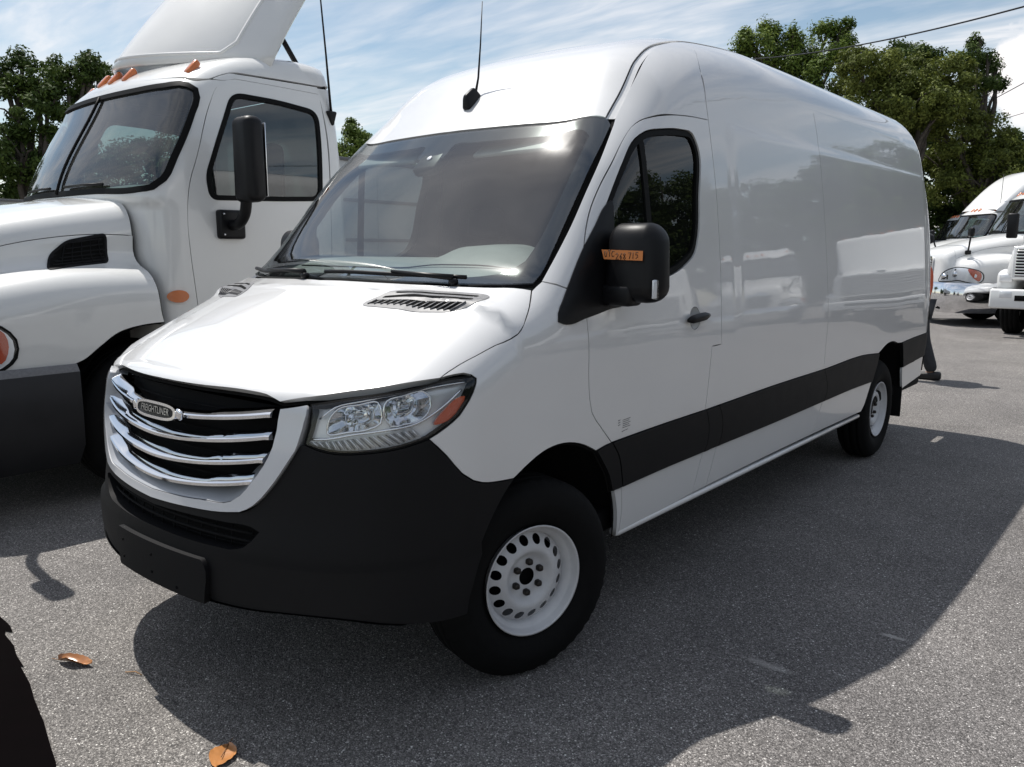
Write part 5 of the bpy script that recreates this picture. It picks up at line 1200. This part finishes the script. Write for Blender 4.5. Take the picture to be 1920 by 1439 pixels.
tree('shaded_tree', l, b, LEAF[0], 'dark shaded tree directly behind the rear edge of the van', GB, 15, leaf=.3, dens=.8)
l, b = T_(-.2, 39.5, [(-1.6, 39, 4.4, 2.2, 2.2), (.8, 39.5, 4.2, 2.3, 2.3), (3.0, 40, 4.2, 2.3, 2.2), (-.4, 39.5, 1.8, 2.6, 1.6), (2.4, 40, 1.6, 2.6, 1.5)])
DARKT = tree('shaded_tree', l, b, LEAF[0], 'dark shaded tree behind the right hand lorries', GB, 16, leaf=.3, dens=.8)
GL_ = 'trees behind the near lorry on the left'
tree('broadleaf_tree', (-27.12, 8.41, 0), [(-0.85, 0.05, 7.28, 0.39, 0.39), (-0.89, 0.64, 7.68, 0.30, 0.43), (-0.87, 0.37, 6.96, 0.62, 0.50), (-0.08, 0.78, 7.06, 0.39, 0.35), (-0.88, 1.66, 7.81, 0.29, 0.37), (-0.27, 0.08, 6.01, 0.78, 0.78), (0.11, 0.95, 6.42, 0.53, 0.62), (-0.00, 0.03, 4.64, 1.05, 0.87), (-0.11, 0.63, 3.66, 0.89, 0.72)], LEAF[0], 'tall dark tree at the left edge behind the lorry windscreen', GL_, 21, leaf=.2)
tree('broadleaf_tree', (-26.91, 9.91, 0), [(-0.57, 0.31, 7.46, 0.29, 0.29), (-0.20, 0.89, 7.95, 0.27, 0.26), (-0.56, 1.43, 7.99, 0.22, 0.30), (-0.09, 0.80, 7.44, 0.51, 0.36), (-0.92, 0.48, 6.82, 0.66, 0.59), (-1.00, 1.13, 6.74, 0.56, 0.56), (-0.01, 0.02, 5.62, 0.81, 0.72), (0.04, -0.26, 4.55, 0.90, 0.90)], LEAF[0], 'second dark tree from the left, its top just left of the lorry roof', GL_, 22, leaf=.2)
tree('broadleaf_tree', (-29.05, 23.97, 0), [(-0.86, 0.52, 7.35, 0.42, 0.47), (-0.43, 0.82, 7.09, 0.37, 0.37), (-0.62, 0.56, 6.60, 0.74, 0.58), (-1.11, 0.00, 5.95, 0.89, 0.79), (-0.13, 0.88, 6.21, 0.47, 0.53), (-0.52, 0.33, 5.17, 1.05, 0.89)], LEAF[2], 'small tree top showing between the lorry cab and the van', GL_, 24, leaf=.2, dens=1.3)
l, b = T_(-31, 4.6, [(-30.6, 4.6, 6.4, 1.6, 1.2), (-30.6, 5.6, 5.2, 2.0, 1.8), (-31, 4, 4, 2.2, 2.4), (-31, 6, 3, 2.2, 2.4)])
SRC = tree('broadleaf_tree', l, b, LEAF[0], 'dark tree partly cut off by the left edge of the photo', GL_, 23, leaf=.22)
# more of the same wood further round the yard
k = 0
for (x, y, s, rz) in ((-30, 31, 1.0, .4), (-24, 36, 1.05, 2.1), (-18, 38, 1.0, 3.3), (-33, 18, 1.0, 5), (-34, 12, 1.0, 1.1), (-34, 0, 1.1, 2.6), (-35, -6, 1.1, 4.2), (-22, 42, 1.15, .9), (-15, 44, 1.1, 3.9)):
    c = copy_tree(SRC if k % 2 else DARKT); c.location = (x, y, 0); c.rotation_euler = (0, 0, rz); c.scale = (s, s, s*.95); k += 1
    tag(c, 'dark tree of the wood round the yard, hidden behind vehicles', 'tree', 'wood round the yard')
for i, (x, y, s) in enumerate(((6, 43, 1.3), (11, 44, 1.35), (17, 44, 1.4), (23, 43, 1.45), (29, 40, 1.4), (34, 36, 1.45), (38, 30, 1.4), (41, 23, 1.5), (42, 16, 1.4), (43, 8, 1.5), (42, 0, 1.4), (40, -8, 1.5), (36, -16, 1.5))):
    c = copy_tree(SRC if i % 2 else DARKT); c.location = (x, y, 0); c.rotation_euler = (0, 0, i*1.7); c.scale = (s*1.15, s*1.15, s*1.1)
    tag(c, 'dark tree at the right hand side of the yard, seen only mirrored in the van', 'tree', 'trees mirrored in the van side')

# ------------------------------------------------------------------ cables
def cable(a, b, sag, r, label):
    P = [np.array(a)*(1-t)+np.array(b)*t-np.array([0, 0, sag*4*t*(1-t)]) for t in np.linspace(0, 1, 60)]
    tag(tube('utility_cable', P, r, M['black'], n=6), label, 'cable')
A, B = np.array((-6.28, 20.23, 6.37)), np.array((.01, 14.75, 5.56)); d = B-A
cable(A-d*.6+np.array([0, 0, .9]), B+d*1.2+np.array([0, 0, .9]), .72, .016, 'thick black cable sagging across the trees at top right')
A, B = np.array((-5.85, 47.8, 9.92)), np.array((-4.77, 46.03, 9.95)); cable(A-(B-A)*6-np.array([0, 0, .6]), B+(B-A)*9+np.array([0, 0, .9]), .25, .022, 'thin cable against the cloud, the middle one of three')
A, B = np.array((-6.6, 53.2, 9.25)), np.array((-5.52, 51.86, 9.28)); cable(A-(B-A)*6, B+(B-A)*9, .15, .017, 'thinnest, lowest cable just above the right hand trees')

# ------------------------------------------------------------------ person behind the van
def skin_body(name, verts, edges, radii, mt, parent, sub=2):
    me = bpy.data.meshes.new(name); me.from_pydata(verts, edges, []); o = bpy.data.objects.new(name, me); COL.objects.link(o); o.parent = parent
    md = o.modifiers.new('skin', 'SKIN'); md.use_smooth_shade = True
    for v, r in zip(me.skin_vertices[0].data, radii): v.radius = (r, r) if not isinstance(r, tuple) else r
    me.skin_vertices[0].data[0].use_root = True
    s = o.modifiers.new('sub', 'SUBSURF'); s.levels = sub; s.render_levels = sub; me.materials.append(mt)
    dg = bpy.context.evaluated_depsgraph_get(); bpy.context.view_layer.update(); m2 = bpy.data.meshes.new_from_object(o.evaluated_get(dg)); o.modifiers.clear(); o.data = m2; m2.name = name
    return o
SKIN = mat('skin', (.30, .17, .11), .55); TR = mat('dark trousers', (.035, .036, .040), .9, noise=(20, .3, 4)); SHOE = mat('black shoe', (.015, .014, .014), .5); SH = mat('charcoal shirt', (.04, .04, .045), .85)
HV = mat('red orange vest', (.62, .10, .03), .7, noise=(12, .15, 4))
def person(loc, rz):
    Pn = empty('person', loc, rz, 'person in dark trousers and red orange vest, mostly hidden behind the van, walking', 'person')
    V = [(0, 0, .96), (0, .01, 1.15), (0, .01, 1.36), (0, 0, 1.46), (0, -.01, 1.54), (0, -.01, 1.64), (0, -.01, 1.73),
         (.10, 0, .90), (.11, -.14, .52), (.11, -.10, .12), (.11, -.20, .05), (-.10, 0, .90), (-.11, .06, .50), (-.11, .20, .12), (-.11, .12, .05),
         (.19, 0, 1.42), (.25, .05, 1.15), (.24, -.10, .92), (-.19, 0, 1.42), (-.25, -.02, 1.15), (-.24, -.16, .94)]
    E = [(0, 1), (1, 2), (2, 3), (3, 4), (4, 5), (5, 6), (0, 7), (7, 8), (8, 9), (9, 10), (0, 11), (11, 12), (12, 13), (13, 14), (2, 15), (15, 16), (16, 17), (2, 18), (18, 19), (19, 20)]
    r = [.14, .13, .15, .08, .055, .085, .075, .095, .062, .042, .04, .095, .062, .042, .04, .06, .045, .032, .06, .045, .032]
    skin_body('body', V, E, r, SKIN, Pn)
    skin_body('trousers', [(0, 0, .98), (.10, 0, .90), (.11, -.14, .52), (.11, -.10, .075), (-.10, 0, .90), (-.11, .06, .50), (-.11, .20, .085)], [(0, 1), (1, 2), (2, 3), (0, 4), (4, 5), (5, 6)], [.155, .11, .085, .075, .11, .085, .075], TR, Pn)
    skin_body('vest', [(0, 0, 1.0), (0, .01, 1.2), (0, .01, 1.38), (.14, 0, 1.42), (-.14, 0, 1.42)], [(0, 1), (1, 2), (2, 3), (2, 4)], [.155, .15, .165, .085, .085], HV, Pn)
    for s, a in ((1, ((.19, 0, 1.42), (.25, .05, 1.15), (.245, -.02, 1.03))), (-1, ((-.19, 0, 1.42), (-.25, -.02, 1.15), (-.245, -.09, 1.04)))):
        skin_body('sleeve', list(a), [(0, 1), (1, 2)], [.072, .056, .048], SH, Pn)
    for s, (x, y) in ((1, (.11, -.16)), (-1, (-.11, .15))):
        rbox('shoe', (x, y, .055), (.10, .30, .11), SHOE, Pn, r=.035, seg=4, shape=lambda v: (v.x, v.y, v.z*(1 if v.y > 0 else .75)-(0 if v.y > 0 else .012)))
    for s in (1, -1):
        h = np.array((s*.242, -.10 if s > 0 else -.16, .90 if s > 0 else .92))
        for k in range(5): tube('finger', [h+(s*.0, (k-2)*.017, -.02), h+(s*.004, (k-2)*.019-.01, -.07+.008*abs(k-2)), h+(-s*.012, (k-2)*.018-.015, -.105+.012*abs(k-2))], .0085, SKIN, Pn, n=6)
    rbox('hair', (0, .012, 1.745), (.165, .20, .13), M['seat'], Pn, r=.06, seg=5)
    rbox('nose', (0, -.105, 1.665), (.028, .035, .045), SKIN, Pn, r=.01)
    for s in (1, -1):
        rbox('ear', (s*.088, 0, 1.665), (.016, .035, .06), SKIN, Pn, r=.007); rbox('eye', (s*.032, -.088, 1.69), (.024, .014, .012), M['ink'], Pn, r=.005)
    rbox('mouth', (0, -.093, 1.618), (.05, .012, .010), M['red'], Pn, r=.004)
    return Pn
person((.14, 8.70, 0), R(-90))

# ------------------------------------------------------------------ things on the ground
def leaf(loc, L, W_, rz, tilt, label, colr, curl):
    V, F = [], []; nu, nv = 18, 9
    for i in range(nu):
        t = i/(nu-1); w = W_*math.sin(math.pi*min(1, t*1.02+.0))**.75*(1-.25*t)
        for j in range(nv):
            v = -1+2*j/(nv-1); z = curl*(v*v)*(.6+.6*math.sin(t*5))+curl*(.33*math.sin(t*7+v*2)+.7*t*t+.33)+.003
            z -= .0035*math.exp(-(v/.12)**2); z += .0018*math.cos((abs(v)*1.3-t*3.2)*11)
            V.append(((t-.5)*L, v*w*.5, max(.003, z)))
    for i in range(nu-1):
        for j in range(nv-1): F.append((i*nv+j, (i+1)*nv+j, (i+1)*nv+j+1, i*nv+j+1))
    T = empty('fallen_leaf', loc, rz, label, 'leaf', 'fallen brown leaves')
    obj('leaf_blade', mesh('leaf_blade', V, F, mat('dry leaf', colr, .38, noise=(24, .25, 5), coat=.35, coatr=.25)), T)
    tube('leaf_stalk', [(-L*.5-.035, .004, .006), (-L*.5, 0, .008), (L*.1, 0, .012)], .0016, mat('leaf stalk', (.20, .10, .04), .6), T, n=5); return T
leaf((-.455, -1.125, 0), .165, .062, R(24), 0, 'thin curled brown leaf lying alone on sunlit asphalt', (.36, .15, .045), .020)
leaf((.525, -1.075, 0), .130, .095, R(-48), 0, 'broad shiny brown leaf beside the van shadow', (.44, .19, .06), .009)
tag(tube('twig', [(-.24, -1.03, .004), (-.20, -1.01, .012), (-.17, -1.0, .004)], .0025, mat('twig', (.30, .17, .08), .8), n=5), 'tiny brown twig between the curled leaf and the van shadow', 'twig')
# unidentified dark shape built as a ragged black tarpaulin at the lower left
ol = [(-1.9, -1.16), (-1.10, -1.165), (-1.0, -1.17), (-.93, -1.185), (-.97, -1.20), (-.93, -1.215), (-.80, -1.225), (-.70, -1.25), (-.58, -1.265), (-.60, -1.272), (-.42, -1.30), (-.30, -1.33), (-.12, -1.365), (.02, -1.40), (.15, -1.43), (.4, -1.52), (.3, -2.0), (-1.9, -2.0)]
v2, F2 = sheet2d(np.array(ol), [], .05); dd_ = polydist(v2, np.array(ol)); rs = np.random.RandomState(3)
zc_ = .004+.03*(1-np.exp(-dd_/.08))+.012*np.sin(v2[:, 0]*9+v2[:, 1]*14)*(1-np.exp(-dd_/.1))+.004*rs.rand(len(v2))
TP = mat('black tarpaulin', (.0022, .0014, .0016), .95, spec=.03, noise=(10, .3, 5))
tag(obj('sheet', mesh('sheet', np.column_stack([v2, zc_]), F2, TP)), 'unidentified ragged black tarpaulin lying in the lower left corner of the photo', 'sheet')
# loose stones and grit
rs = np.random.RandomState(5); V, F = [], []
for i in range(900):
    if i < 620: x, y = rs.uniform(-1.6, 3.0), rs.uniform(-1.7, 2.5)
    else: x, y = rs.uniform(1.0, 8), rs.uniform(2, 16)
    r = rs.uniform(.0022, .0048) if i < 620 else rs.uniform(.004, .010)
    if i == 0: x, y, r = .12, -1.19, .008
    s = len(V)
    for d in ((1, 0, 0), (-.8, .2, 0), (.1, 1, 0), (0, -.9, 0), (0, 0, .7), (.2, .1, -.3)): V.append((x+d[0]*r*rs.uniform(.7, 1.3), y+d[1]*r*rs.uniform(.7, 1.3), max(.0005, .001+d[2]*r)))
    F += [(s+a, s+b, s+c) for a, b, c in ((0, 2, 4), (2, 1, 4), (1, 3, 4), (3, 0, 4), (2, 0, 5), (1, 2, 5), (3, 1, 5), (0, 3, 5))]
tag(obj('grit', mesh('grit', V, F, mat('pale grit', (.36, .345, .32), .8, noise=(3, .5, 3)), smooth=False)), kind='stuff', label='loose pale grit scattered over the asphalt')
